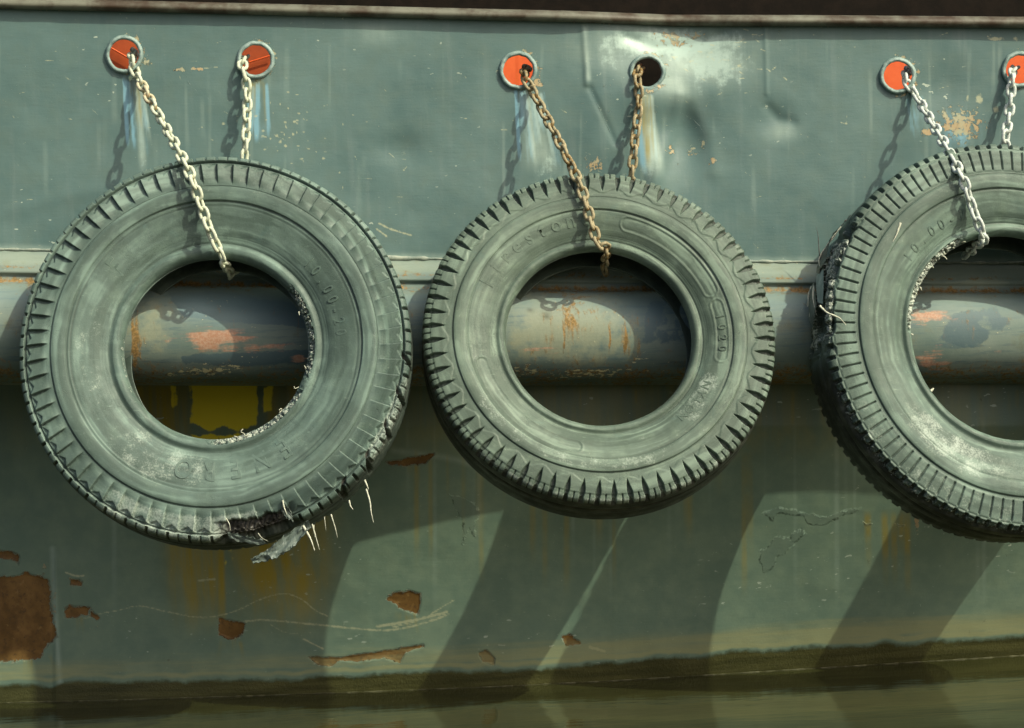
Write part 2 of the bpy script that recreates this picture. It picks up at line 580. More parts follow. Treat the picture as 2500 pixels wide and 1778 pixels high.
def plate_w(X, Y):
    w = 0.006 * (fbm(X / 420, Y / 300, 3, 3) - 0.5) + 0.0035 * (fbm(X / 90, Y / 80, 3, 9) - 0.5)
    # knuckled dent under the rail above the second pair of holes
    w = w - 0.050 * np.exp(-((X - 1640) / 150) ** 2) * sst((235 - Y) / 200)
    w = w + 0.022 * g2(X, Y, 1600, 235, 110, 55) - 0.034 * g2(X, Y, 1668, 320, 62, 100) + 0.012 * g2(X, Y, 1600, 400, 34, 110)
    w = w + 0.014 * g2(X, Y, 1470, 330, 70, 120)
    w = w - 0.010 * g2(X, Y, 1890, 292, 45, 40)
    w = w - 0.010 * g2(X, Y, 975, 365, 60, 40)
    w = w - 0.012 * g2(X, Y, 2300, 215, 70, 60)
    for pts, hgt, wd in ([[(1660, 235), (1640, 320), (1612, 400), (1585, 480)], 0.007, 16], [[(1425, 70), (1432, 205)], 0.004, 7],
                         [[(1530, 90), (1600, 118), (1680, 112), (1760, 84)], -0.006, 14], [[(1868, 60), (1872, 230)], 0.002, 5],
                         [[(1440, 215), (1475, 290), (1502, 350)], -0.003, 8], [[(1875, 262), (1900, 292), (1935, 300)], -0.0035, 14],
                         [[(1690, 250), (1730, 330), (1745, 420)], 0.004, 22], [[(0, 520), (200, 470), (420, 440)], 0.002, 20]):
        d = segdist(X, Y, pts)
        w = w + hgt * np.exp(-(d / wd) ** 2)
    w = w + 0.004 * sst((X - 1424) / 14) * sst((220 - Y) / 60) * sst((1720 - X) / 200)
    return w


def low_w(X, Y):
    base = np.interp(X, [-1500, 0, 350, 700, 900, 1100, 1300, 2000, 4000], [0.50, 0.46, 0.36, 0.17, 0.12, 0.085, 0.06, 0.015, 0.015])
    low = np.interp(X, [-1500, 0, 300, 600, 900, 1250, 1500, 1742, 2100, 2500, 4000], [0.54, 0.48, 0.41, 0.35, 0.305, 0.28, 0.285, 0.31, 0.36, 0.42, 0.58])
    return (-base - (low - base) * np.clip((Y - 1040) / 610, 0, 1.6)
            + 0.006 * (fbm(X / 380, Y / 300, 3, 21) - 0.5) + 0.003 * (fbm(X / 80, Y / 70, 3, 27) - 0.5)
            + 0.004 * sst((X - 128) / 8) * sst((Y - 1330) / 60) * sst((400 - X) / 200))


XC = dense_cols()
# --- upper plate
yr = np.linspace(0, 1, 185)
X = np.repeat(XC[None, :], len(yr), 0)
ytop = rail_y(X) - 12
ybot = top_y(X) + 6
Y = ytop + (ybot - ytop) * yr[:, None]
W = plate_w(X, Y)
VU = U(X.ravel(), Y.ravel(), W.ravel())
QU = gridq(len(yr), len(XC))
cx = X.ravel()[QU].mean(1)
cy = Y.ravel()[QU].mean(1)
keep = np.ones(len(QU), bool)
for (hx, hy, hr) in PORTS:
    keep &= np.hypot(cx - hx, cy - hy) > hr + 2.5
QU = QU[keep]


def hull_attrs(X, Y, upper):
    A = {k: np.zeros(X.shape) for k in ('low', 'blue', 'pale', 'rust', 'yellow', 'scratch', 'chip', 'primer', 'scum', 'wet', 'peel', 'worn')}

    def streak(key, pts, w0, w1, amt, fade0=20, fade1=60):
        pts = np.array(pts, float)
        y0, y1 = pts[0, 1], pts[-1, 1]
        xc = np.interp(Y, pts[:, 1], pts[:, 0])
        u = np.clip((Y - y0) / (y1 - y0), 0, 1)
        ww = w0 + (w1 - w0) * u
        m = np.exp(-((X - xc) / ww) ** 4) * sst((Y - y0) / fade0) * sst((y1 - Y) / fade1)
        A[key] = np.maximum(A[key], amt * m)

    def spot(key, x, y, sx, sy, amt):
        A[key] = np.maximum(A[key], amt * g2(X, Y, x, y, sx, sy))

    def line(key, pts, w, amt=1.0, sm=True):
        p = smooth_line(pts, 10) if sm else np.array(pts, float)
        lo = p.min(0) - 4 * w - 8
        hi = p.max(0) + 4 * w + 8
        msk = (X > lo[0]) & (X < hi[0]) & (Y > lo[1]) & (Y < hi[1])
        if msk.any():
            d = segdist(X[msk], Y[msk], [tuple(q) for q in p])
            A[key][msk] = np.maximum(A[key][msk], amt * np.clip(1 - d / (2 * w), 0, 1))

    def poly(key, pts, soft=14.0):
        pts = np.array(pts, float)
        lo = pts.min(0) - 3 * soft
        hi = pts.max(0) + 3 * soft
        msk = (X > lo[0]) & (X < hi[0]) & (Y > lo[1]) & (Y < hi[1])
        if msk.any():
            d = polysdf(X[msk], Y[msk], [tuple(q) for q in pts])
            A[key][msk] = np.maximum(A[key][msk], np.clip(0.5 + d / (2 * soft), 0, 1))

    def runs(key, x0, x1, y0, ya, yb, n, w, amt, lean=0.0):
        for q in range(n):
            x = RNG.uniform(x0, x1)
            ye = RNG.uniform(ya, yb)
            streak(key, [(x, y0 + RNG.uniform(0, 14)), (x + lean * (ye - y0) + (x - (x0 + x1) / 2) * 0.5, ye)], RNG.uniform(w * 0.4, w), RNG.uniform(w * 0.6, w * 1.4), amt * RNG.uniform(0.5, 1.1), 14, 70)

    if upper:
        runs('blue', 300, 345, 178, 290, 430, 11, 7, 0.75, 0.10)
        runs('pale', 318, 346, 180, 300, 430, 6, 4, 0.55, 0.10)
        runs('rust', 318, 350, 178, 240, 380, 5, 4, 0.6, 0.08)
        runs('blue', 612, 655, 190, 290, 400, 11, 6, 0.85)
        runs('rust', 612, 650, 185, 230, 330, 6, 4, 0.7)
        runs('blue', 1258, 1330, 212, 330, 450, 14, 7, 0.75, 0.14)
        runs('pale', 1268, 1320, 212, 320, 450, 9, 6, 0.75, 0.14)
        runs('blue', 1555, 1600, 215, 330, 450, 10, 7, 0.8, 0.06)
        runs('pale', 1572, 1600, 220, 330, 450, 6, 4, 0.9, 0.06)
        runs('rust', 1568, 1590, 215, 330, 430, 5, 3, 0.8, 0.04)
        runs('blue', 2205, 2250, 222, 300, 390, 8, 8, 0.5, 0.2)
        for q in range(60):
            x = RNG.uniform(0, 2500)
            y0 = RNG.uniform(70, 400)
            streak('pale', [(x, y0), (x + RNG.uniform(-6, 6), y0 + RNG.uniform(60, 220))], RNG.uniform(2, 7), RNG.uniform(2, 9), RNG.uniform(0.04, 0.16), 40, 60)
        # streaks under each hole
        streak('blue', [(318, 190), (335, 300), (352, 420)], 14, 34, 0.40)
        streak('pale', [(338, 220), (350, 430)], 7, 10, 0.55)
        streak('rust', [(336, 180), (340, 330)], 8, 11, 0.40)
        streak('blue', [(640, 195), (642, 300), (640, 390)], 12, 26, 0.42)
        streak('rust', [(630, 182), (634, 240)], 12, 10, 0.6)
        streak('pale', [(1275, 215), (1300, 300), (1325, 440)], 10, 46, 0.42)
        streak('blue', [(1272, 205), (1285, 300), (1300, 440)], 7, 14, 0.4)
        streak('blue', [(1320, 220), (1350, 330), (1362, 440)], 9, 18, 0.35)
        streak('pale', [(1578, 225), (1590, 320), (1603, 445)], 8, 24, 0.70)
        streak('rust', [(1575, 225), (1583, 420)], 7, 7, 0.7)
        streak('blue', [(1568, 240), (1572, 330), (1590, 440)], 26, 46, 0.32)
        streak('blue', [(2240, 220), (2270, 300), (2290, 380)], 18, 60, 0.35)
        # worn pale shoulder of the dent
        spot('worn', 1640, 112, 200, 48, 0.85)
        spot('worn', 1745, 150, 90, 70, 0.72)
        spot('worn', 1500, 130, 90, 60, 0.42)
        spot('worn', 1590, 400, 30, 60, 0.5)
        spot('worn', 1330, 400, 40, 50, 0.55)
        spot('worn', 350, 390, 26, 50, 0.40)
        spot('pale', 1640, 110, 190, 45, 0.55)
        spot('pale', 1500, 125, 110, 60, 0.30)
        spot('pale', 1700, 150, 120, 45, 0.75)
        spot('pale', 1650, 205, 60, 40, 0.5)
        line('pale', [(1428, 62), (1430, 120), (1436, 190)], 6, 0.6)
        spot('primer', 1640, 95, 60, 26, 0.50)
        spot('primer', 1700, 90, 40, 20, 0.42)
        spot('pale', 920, 80, 60, 25, 0.30)
        spot('pale', 1915, 325, 35, 20, 0.35)  # lit lower lip of the small dent, put into the colour
        # scraped patch beside the third pair of chains
        spot('primer', 2345, 305, 62, 46, 0.72)
        spot('blue', 2335, 320, 80, 55, 0.55)
        spot('primer', 2262, 322, 14, 11, 0.95)
        spot('primer', 2300, 275, 14, 20, 0.5)
        for q in [(1638, 368, 12, 16), (1688, 372, 16, 16), (1742, 395, 12, 8), (1455, 405, 22, 20), (1430, 388, 5, 10), (1715, 350, 9, 14)]:
            spot('primer', *q, 0.62)
        for q in [(2391, 242, 14, 16), (2362, 240, 4, 16), (2432, 268, 10, 12), (2430, 95, 30, 7), (2480, 95, 8, 8)]:
            spot('scratch', *q, 1.0)
        spot('primer', 440, 171, 22, 5, 0.8)
        spot('primer', 482, 169, 16, 5, 0.95)
        line('scratch', [(490, 168), (530, 164)], 2, 1.0)
        spot('scratch', 475, 150, 18, 4, 0.8)
        for i in range(75):
            x, y = RNG.normal(690, 60), RNG.normal(330, 60)
            spot('scratch', x, y, RNG.uniform(2, 7), RNG.uniform(2, 6), 1.0)
        for i in range(36):
            x, y = RNG.normal(1770, 60), RNG.normal(140, 38)
            a = RNG.uniform(-0.8, 0.8)
            line('scratch', [(x, y), (x + 12 * math.cos(a), y + 12 * math.sin(a))], 2.4, 0.95, False)
        for i in range(240):
            x, y = RNG.uniform(0, 2500), RNG.uniform(80, 620)
            a = RNG.normal(0.2, 0.6)
            l = RNG.uniform(4, 22)
            line('scratch', [(x, y), (x + l * math.cos(a), y + l * math.sin(a))], RNG.uniform(1.0, 2.6), RNG.uniform(0.6, 0.95), False)
        line('scratch', [(925, 545), (955, 560), (1005, 575)], 3.5, 1.0)
        line('scratch', [(920, 560), (945, 578)], 3.5, 1.0)
        for (hx, hy, hr) in PORTS:
            d = np.hypot(X - hx, Y - hy)
            A['primer'] = np.maximum(A['primer'], 0.42 * np.exp(-((d - hr - 12) / 9) ** 2) * sst((X - hx + 30) / 40))
        A['primer'] = np.maximum(A['primer'], 0.75 * g2(X, Y, 355, 150, 16, 10))
        A['primer'] = np.maximum(A['primer'], 0.75 * g2(X, Y, 1312, 205, 14, 14))
        A['pale'] = np.maximum(A['pale'], 0.35 * sst((Y - (top_y(X) - 22)) / 18))
        # hairline cracks in the paint
        for pts in [[(455, 180), (462, 205), (490, 230), (525, 250)], [(1440, 215), (1470, 280), (1500, 345)], [(1660, 275), (1700, 300), (1722, 330)], [(1905, 250), (1930, 275), (1960, 272), (1975, 288)], [(2260, 250), (2300, 258), (2345, 270), (2400, 260)]]:
            line('peel', pts, 1.7, 0.52)
        A['chip'] = np.maximum(A['chip'], 0.36 * sst((rail_y(X) + 5 - Y) / 8))
    else:
        A['low'] = 0.35 + 0.65 * sst((Y - 940) / 240)
        yb = np.interp(X, [-1500, 11, 1250, 1742, 2500, 4000], [1775, 1722, 1681, 1650, 1600, 1500])
        dy = yb - Y                       # units above the water
        edge = np.interp(X, [0, 700, 1250, 1800, 2500], [50, 40, 46, 50, 46]) + 16 * (fbm(X / 60, X * 0 + 4, 4, 77) - 0.5)
        A['wet'] = np.clip(0.5 + (edge - dy) / 30.0, 0, 1)
        wv = 10 * (fbm(X / 200, X * 0 + 9, 3, 79) - 0.5)
        A['scum'] = np.maximum(0.75 * sst((dy + wv - 60) / 12) * sst((150 - dy - wv) / 70), 1.0 * np.exp(-((dy - edge - 16) / 9) ** 2))
        A['scum'] = A['scum'] * np.interp(X, [0, 600, 1300, 1800], [0.75, 0.7, 0.9, 1.05])
        A['rust'] = np.maximum(A['rust'], 0.55 * sst((1160 - Y) / 120) * np.interp(X, [0, 800, 1400, 2500], [0.2, 0.5, 0.7, 0.4]))
        for k in range(26):
            x = RNG.normal(590, 95)
            streak('rust', [(x, 1180), (x + RNG.uniform(-4, 6), RNG.uniform(1380, 1580))], RNG.uniform(5, 12), RNG.uniform(6, 20), RNG.uniform(0.35, 0.95), 40, 140)
        streak('rust', [(470, 1200), (480, 1580)], 80, 50, 1.0, 40, 180)
        streak('rust', [(680, 1200), (690, 1580)], 130, 100, 0.95, 40, 180)
        streak('yellow', [(548, 1230), (560, 1400), (572, 1480)], 12, 20, 0.50, 60, 120)
        for x in (2118, 2160, 2182, 2200, 2214):
            streak('rust', [(x, 1240), (x + 3, RNG.uniform(1380, 1480))], 9, 7, 0.65, 30, 110)
        streak('primer', [(2236, 1225), (2240, 1320)], 10, 4, 0.75, 20, 40)
        for k in range(26):
            x = RNG.uniform(1000, 1850)
            streak('rust', [(x, 1080), (x + 2, RNG.uniform(1200, 1480))], RNG.uniform(3, 9), RNG.uniform(3, 9), RNG.uniform(0.15, 0.45), 40, 120)
        for k in range(30):
            x = RNG.uniform(30, 2480)
            streak('pale', [(x, 1000), (x + 2, RNG.uniform(1250, 1560))], RNG.uniform(2, 6), RNG.uniform(2, 8), RNG.uniform(0.05, 0.22), 60, 200)
        # mustard paint under the strake, behind the torn tyre
        poly('yellow', [(466, 930), (628, 930), (630, 1040), (590, 1052), (545, 1044), (505, 1052), (468, 1030)], 20)
        poly('yellow', [(640, 945), (665, 945), (660, 1000), (642, 1010)], 20)
        poly('yellow', [(470, 1062), (640, 1062), (640, 1120), (490, 1120)], 20)
        streak('rust', [(385, 930), (390, 1100)], 75, 70, 0.95)
        streak('rust', [(700, 930), (690, 1100)], 60, 50, 0.8)
        streak('yellow', [(425, 925), (428, 1040)], 14, 10, 0.50)
        for k in range(40):
            x = RNG.uniform(300, 2490)
            streak('rust', [(x, 946), (x + 1, RNG.uniform(990, 1080))], RNG.uniform(3, 9), RNG.uniform(2, 7), RNG.uniform(0.2, 0.6), 10, 50)
        # paint scraped down to brown primer
        poly('chip', [(-40, 1405), (30, 1412), (62, 1400), (118, 1415), (125, 1500), (138, 1555), (110, 1580), (96, 1608), (60, 1612), (-40, 1618)], 9)
        poly('chip', [(-40, 1345), (30, 1348), (48, 1358), (44, 1378), (34, 1366), (-40, 1364)], 7)
        poly('chip', [(944, 1462), (965, 1446), (985, 1448), (1000, 1442), (1024, 1450), (1027, 1470), (1020, 1500), (1000, 1494), (975, 1484), (968, 1473)], 7)
        poly('chip', [(535, 1510), (598, 1522), (590, 1552), (565, 1560), (534, 1548)], 8)
        poly('chip', [(158, 1492), (170, 1480), (222, 1484), (212, 1500), (185, 1508), (160, 1508)], 8)
        poly('chip', [(172, 1416), (200, 1418), (198, 1430), (174, 1428)], 7)
        poly('chip', [(222, 1492), (244, 1508), (236, 1514), (222, 1504)], 6)
        poly('chip', [(752, 1604), (830, 1606), (880, 1598), (950, 1588), (1034, 1574), (1034, 1580), (990, 1592), (975, 1618), (940, 1606), (870, 1616), (830, 1612), (810, 1626), (780, 1624)], 5)
        poly('chip', [(1166, 1594), (1186, 1588), (1208, 1606), (1204, 1622), (1180, 1616)], 6)
        poly('chip', [(1374, 1556), (1390, 1548), (1418, 1572), (1382, 1578)], 6)
        poly('chip', [(940, 1130), (1000, 1118), (1060, 1110), (1040, 1130), (990, 1138)], 7)
        for (x0, x1, y0, y1) in ((20, 120, 1590, 1680), (950, 1010, 1490, 1570), (540, 590, 1555, 1630), (160, 210, 1505, 1560), (780, 960, 1612, 1660), (1000, 1020, 1130, 1220)):
            runs('rust', x0, x1, y0 - 6, y0 + 20, y1, 7, 5, 0.6)
        spot('primer', 130, 1480, 9, 70, 0.46)
        spot('primer', 110, 1385, 12, 24, 0.45)
        line('pale', [(128, 1340), (134, 1480), (150, 1720)], 5, 0.45)
        # long wandering scrapes
        line('scratch', [(200, 1512), (240, 1500), (290, 1490), (340, 1480), (400, 1492), (470, 1506), (520, 1506), (580, 1490), (640, 1462), (690, 1450), (730, 1460), (770, 1490), (800, 1505)], 3.3, 0.90)
        line('scratch', [(580, 1520), (640, 1514), (720, 1520), (800, 1528), (880, 1536), (960, 1538), (1040, 1520), (1096, 1500)], 3.9, 0.98)
        line('scratch', [(920, 1530), (980, 1520), (1040, 1508), (1090, 1494)], 4.5, 1.08)
        line('scratch', [(960, 1532), (1030, 1512), (1075, 1485), (1110, 1465)], 3.0, 1.00)
        line('scratch', [(660, 1525), (700, 1545), (760, 1545)], 3.0, 0.83)
        line('scratch', [(485, 1418), (525, 1414)], 3.3, 1.15)
        line('scratch', [(160, 1398), (185, 1406), (205, 1406)], 3.0, 1.15)
        line('scratch', [(740, 1560), (770, 1575), (790, 1585)], 3.0, 1.08)
        line('scratch', [(1440, 1580), (1475, 1590)], 4.5, 1.15)
        line('pale', [(960, 1100), (1040, 1110), (1120, 1125), (1180, 1150)], 6, 0.35)
        # old paint skin flaking off, edges standing out
        poly('peel', [(1096, 1206), (1110, 1240), (1128, 1262), (1134, 1290), (1128, 1330), (1146, 1290), (1160, 1310), (1158, 1285), (1172, 1250), (1150, 1225), (1125, 1215)], 16)
        poly('peel', [(1860, 1255), (1885, 1268), (1900, 1252), (1960, 1262), (1970, 1278), (2010, 1284), (2050, 1262), (2090, 1250), (2100, 1240), (2060, 1246), (2020, 1262), (1980, 1255), (1940, 1246), (1900, 1240)], 16)
        poly('peel', [(1855, 1345), (1875, 1340), (1890, 1312), (1925, 1312), (1935, 1330), (1920, 1352), (1895, 1360), (1892, 1380), (1865, 1396), (1858, 1370)], 16)
        poly('peel', [(1932, 1304), (1960, 1292), (1968, 1306), (1945, 1320), (1930, 1320)], 16)
        for (x, y) in ((2118, 1276), (2198, 1280)):
            poly('peel', [(x - 14, y - 6), (x - 4, y + 2), (x + 14, y), (x + 10, y + 6), (x - 6, y + 7)], 4)
            line('scratch', [(x - 13, y - 2), (x - 3, y + 6), (x + 12, y + 3)], 2.2, 1.0)
        for i in range(40):
            x, y = RNG.uniform(0, 2500), RNG.uniform(1080, 1560)
            a = RNG.normal(0, 0.4)
            l = RNG.uniform(4, 30)
            line('scratch', [(x, y), (x + l * math.cos(a), y + l * math.sin(a))], RNG.uniform(1, 2.2), RNG.uniform(0.5, 0.8), False)
    return A


AU = hull_attrs(X, Y, True)
XU = X
# --- lower plate
yl = np.concatenate([np.linspace(905, 1740, 240), np.linspace(1748, 2050, 12)])
X = np.repeat(XC[None, :], len(yl), 0)
Y = np.repeat(yl[:, None], len(XC), 1)
AL = hull_attrs(X, Y, False)
W = low_w(X, Y) - 0.0030 * sst((AL['chip'] - 0.40) / 0.2)
VL = U(X.ravel(), Y.ravel(), W.ravel())
QL = gridq(len(yl), len(XC)) + len(VU)
hull = mesh_np('hull_plating', np.vstack([VU, VL]), np.vstack([QU, QL]), M_HULL,
               {k: np.concatenate([AU[k].ravel(), AL[k].ravel()]) for k in AU}, boat)
print('UNDERWATER', [float(np.interp(0, -VL.reshape(len(yl), -1, 3)[:, j, 2], yl)) for j in (16, len(XC) // 2, len(XC) - 17)])

# --- rubbing strake: sloping ledge over a heavy half round
prof = [(-0.02, -0.004), (0.0, 0.004), (0.03, 0.014), (0.08, 0.045), (0.125, 0.066), (0.150, 0.078), (0.165, 0.080), (0.175, 0.072),
        (0.19, 0.070), (0.225, 0.078), (0.245, 0.090)]
for k in np.linspace(0.06, 0.97, 34):
    a = math.pi * k
    prof.append((0.60 - 0.365 * math.cos(a), 0.062 + 0.150 * math.sin(a) ** 0.80))
prof += [(0.985, 0.055), (0.995, 0.010), (1.0, -0.20), (1.0, -0.55)]
prof = np.array(prof)
XS = np.repeat(XC[None, :], len(prof), 0)
FS = np.repeat(prof[:, :1], len(XC), 1)
YS = top_y(XS) + FS * (bot_y(XS) - top_y(XS))
WS = np.repeat(prof[:, 1:], len(XC), 1) + 0.005 * (fbm(XS / 160, FS * 4, 3, 41) - 0.5) * (FS > 0.2) * (FS < 0.98)
VS = U(XS.ravel(), YS.ravel(), WS.ravel())
AS = {k: np.zeros(XS.shape) for k in ('pale', 'blue', 'salmon', 'rust', 'cream', 'dark', 'beige', 'slate')}


def sspot(key, x, y, sx, sy, amt):
    AS[key] = np.maximum(AS[key], amt * g2(XS, YS, x, y, sx, sy))


AS['pale'] = 0.75 * np.exp(-((FS - 0.06) / 0.06) ** 2) + 0.35 * np.exp(-((FS - 0.27) / 0.05) ** 2)  # sunlit ledge and pipe top painted pale
AS['blue'] = 0.40 * np.exp(-((FS - 0.33) / 0.09) ** 2)  # bluish highlight along the pipe, painted in
AS['rust'] = 0.62 * np.exp(-((FS - 0.215) / 0.035) ** 2) + 0.30 * sst((FS - 0.76) / 0.15) + 0.40 * (FS > 0.22) * fbm(XS / 90, FS * 2, 4, 66)
AS['rust'] = np.maximum(AS['rust'], 0.50 * np.exp(-((FS - 0.125) / 0.012) ** 2))
def spoly(key, pts, soft=12.0, amt=1.0):
    d = polysdf(XS, YS, pts)
    AS[key] = np.maximum(AS[key], amt * np.clip(0.5 + d / (2 * soft), 0, 1))


spoly('slate', [(412, 716), (520, 712), (600, 722), (720, 740), (760, 800), (600, 790), (450, 776)], 8)
spoly('slate', [(440, 868), (520, 862), (760, 850), (770, 890), (600, 896), (440, 890)], 8, 0.8)
spoly('slate', [(2330, 760), (2430, 750), (2470, 790), (2360, 860), (2290, 830)], 14, 0.75)
spoly('slate', [(1580, 720), (1700, 740), (1690, 850), (1560, 840)], 16, 0.62)
sspot('beige', 370, 800, 70, 90, 0.60)
sspot('beige', 1390, 800, 190, 110, 0.75)
sspot('beige', 2400, 690, 90, 10, 0.8)
sspot('salmon', 530, 830, 130, 34, 0.80)
sspot('salmon', 650, 850, 120, 24, 0.58)
sspot('salmon', 730, 875, 30, 14, 0.7)
sspot('salmon', 600, 800, 100, 12, 0.45)
sspot('salmon', 1330, 850, 120, 22, 0.32)
sspot('salmon', 1650, 850, 60, 20, 0.40)
sspot('salmon', 2260, 770, 60, 30, 0.66)
sspot('salmon', 2280, 875, 60, 34, 0.70)
sspot('salmon', 2440, 850, 40, 40, 0.45)
sspot('salmon', 2340, 790, 40, 20, 0.40)
sspot('rust', 330, 840, 12, 110, 0.85)
sspot('rust', 345, 850, 22, 40, 0.6)
sspot('rust', 1395, 770, 50, 120, 0.56)
sspot('rust', 1450, 790, 110, 130, 0.40)
sspot('rust', 1345, 830, 30, 25, 0.5)
sspot('rust', 1525, 800, 14, 90, 0.40)
for x in (1372, 1484, 1523):
    AS['rust'] = np.maximum(AS['rust'], 0.75 * np.exp(-((XS - x - 6 * np.sin(YS / 25)) / 4.5) ** 2) * sst((YS - 760) / 60) * sst((890 - YS) / 40))
AS['cream'] = np.maximum(AS['cream'], 0.58 * g2(XS, YS - (905 - (XS - 500) * 0.10), 520, 0, 100, 15))
sspot('cream', 420, 915, 20, 6, 0.5)
AS['cream'] = np.maximum(AS['cream'], 0.50 * g2(XS, YS - (912 - (XS - 1400) * 0.05), 1440, 0, 120, 14))
sspot('cream', 1275, 905, 60, 16, 0.42)
sspot('cream', 1560, 880, 20, 8, 0.55)
sspot('cream', 1330, 855, 120, 5, 0.32)
sspot('blue', 480, 750, 60, 40, 0.75)
sspot('blue', 560, 780, 80, 30, 0.5)
sspot('blue', 1560, 760, 70, 40, 0.5)
sspot('pale', 2420, 690, 120, 14, 0.8)
sspot('pale', 2380, 735, 140, 20, 0.5)
sspot('pale', 1420, 740, 90, 40, 0.40)
sspot('dark', 1334, 771, 9, 7, 0.8)
sspot('dark', 1294, 759, 8, 4, 0.7)
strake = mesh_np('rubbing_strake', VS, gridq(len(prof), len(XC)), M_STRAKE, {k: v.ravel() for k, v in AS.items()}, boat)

# --- lumpy weld along the top of the strake
xs = np.arange(-700, 3300, 7.0)
pth = U(xs, top_y(xs) - 3 + 2.0 * (fbm(xs / 30, xs * 0, 2, 5) - 0.5), 0.004 + 0 * xs)
V, Q = tube(pth, 0.0030 + 0.0085 * vnoise(xs / 14.0, xs * 0 + 3, 8) * vnoise(xs / 60.0, xs * 0 + 3, 18), 8)
mesh_np('weld_bead', V, Q, M_WELD, None, boat)

# --- cap rail
xs = np.concatenate([np.arange(-1400, 0, 100), np.arange(0, 2500, 15), np.arange(2500, 4000, 100)]).astype(float)
ry = rail_y(xs)
dent = -0.050 * np.exp(-((xs - 1640) / 150) ** 2)
rows = []
for k in np.linspace(-0.5 * math.pi, 0.5 * math.pi, 15):
    yy = ry - 14 - 14 * math.sin(-k)
    rows.append(U(xs, yy, dent + 0.004 + 0.030 * math.cos(k) + 0.003 * (fbm(xs / 60, xs * 0 + k, 3, 15) - 0.5)))
rows.append(U(xs, ry - 28, dent - 0.06))
rail = np.stack(rows)
mesh_np('cap_rail', rail.reshape(-1, 3), gridq(len(rows), len(xs)), M_RAIL, None, boat)


# --- chain holes: welded ring plus a short lining
def ring_mesh(hx, hy, hr, name):
    ang = np.linspace(0, 2 * math.pi, 56, endpoint=False)
    pr = [(hr + 10.5, -0.004), (hr + 10, 0.003), (hr + 7.5, 0.0105), (hr + 4, 0.0130), (hr + 0.5, 0.010), (hr - 1, 0.002), (hr - 1, -0.018)]
    rows = []
    for (r, w) in pr:
        rr = r + 1.6 * (vnoise(ang * 5, ang * 0 + hx, 6) - 0.5)
        px, py = hx + rr * np.cos(ang), hy + rr * np.sin(ang)
        base = plate_w(np.array([[hx]]), np.array([[hy]]))[0, 0]
        rows.append(U(px, py, base + w + 0.003 * (vnoise(ang * 7, ang * 0 + hx * 2, 3) - 0.5)))
    V = np.vstack(rows)
    Q = gridq(len(pr), len(ang), True)
    return mesh_np(name, V, Q, M_RING, None, boat)


for p in PORTS:
    ring_mesh(*p, 'chain_port')


def slab(name, x0, y0, x1, y1, w, mat, parent, thick=0.01):
    c = U(np.array([x0, x1, x1, x0]), np.array([y0, y0, y1, y1]), w)
    b = U(np.array([x0, x1, x1, x0]), np.array([y0, y0, y1, y1]), w - thick)
    V = np.vstack([c, b])
    Q = [[0, 1, 2, 3], [7, 6, 5, 4], [0, 4, 5, 1], [1, 5, 6, 2], [2, 6, 7, 3], [3, 7, 4, 0]]
    return mesh_np(name, V, np.array(Q), mat, None, parent, smooth=False)


# orange painted steel inside the bulwark, seen through the holes, with added black sheets
slab('deckhouse_wall', 900, 62, 3300, 640, -0.95, M_ORANGE, boat)
slab('dark_backdrop', -800, -700, 3600, 58, -0.93, M_BLACK, boat)  # made-up dark sheet, keeps bright sky from showing above the rail
slab('bulwark_stay', 200, 50, 690, 330, -0.40, M_ORANGE_SHADE, boat)  # shade on this plate is in its darker orange
slab('bulwark_stay', 1258, 60, 1266, 330, -0.42, M_ORANGE, boat, 0.12)
slab('hole_backing', 1480, 60, 1680, 330, -0.30, M_BLACK, boat, 0.15)  # made-up black slab that keeps the fourth hole dark


for p0, p1 in (((262, 112), (345, 160)), ((588, 158), (668, 134))):
    V, Q = tube(np.vstack([U([p0[0]], [p0[1]], -0.38), U([p1[0]], [p1[1]], -0.38)]), 0.0028, 6)
    mesh_np('brace_rod', V, Q, M_ORANGE, None, boat)


# ------------------------------------------------------------------ tyres
def cat2(pts, n):
    return smooth_line(pts, n)


FRONT = [(.530, .064, 'b'), (.535, .080, 'b'), (.550, .093, 'b'), (.568, .0955, 'b'), (.584, .0915, 'b'),
         (.61, .096, 's'), (.65, .109, 's'), (.70, .119, 's'), (.745, .126, 's'), (.78, .131, 's'), (.815, .132, 's'), (.838, .128, 's')]
SHO = [(.838, .128), (.87, .127), (.91, .125), (.95, .122), (.978, .119), (.993, .114), (.9995, .106), (1.0025, .092), (1.006, .05), (1.007, 0.0)]
BACK = [(.95, -.117), (.82, -.132), (.70, -.119), (.57, -.0955), (.535, -.080), (.53, -.064)]
LINER = [(.53, -.064), (.55, -.068), (.66, -.094), (.80, -.112), (.92, -.09), (.955, 0), (.92, .09), (.80, .112), (.66, .094), (.55, .068), (.53, .064)]


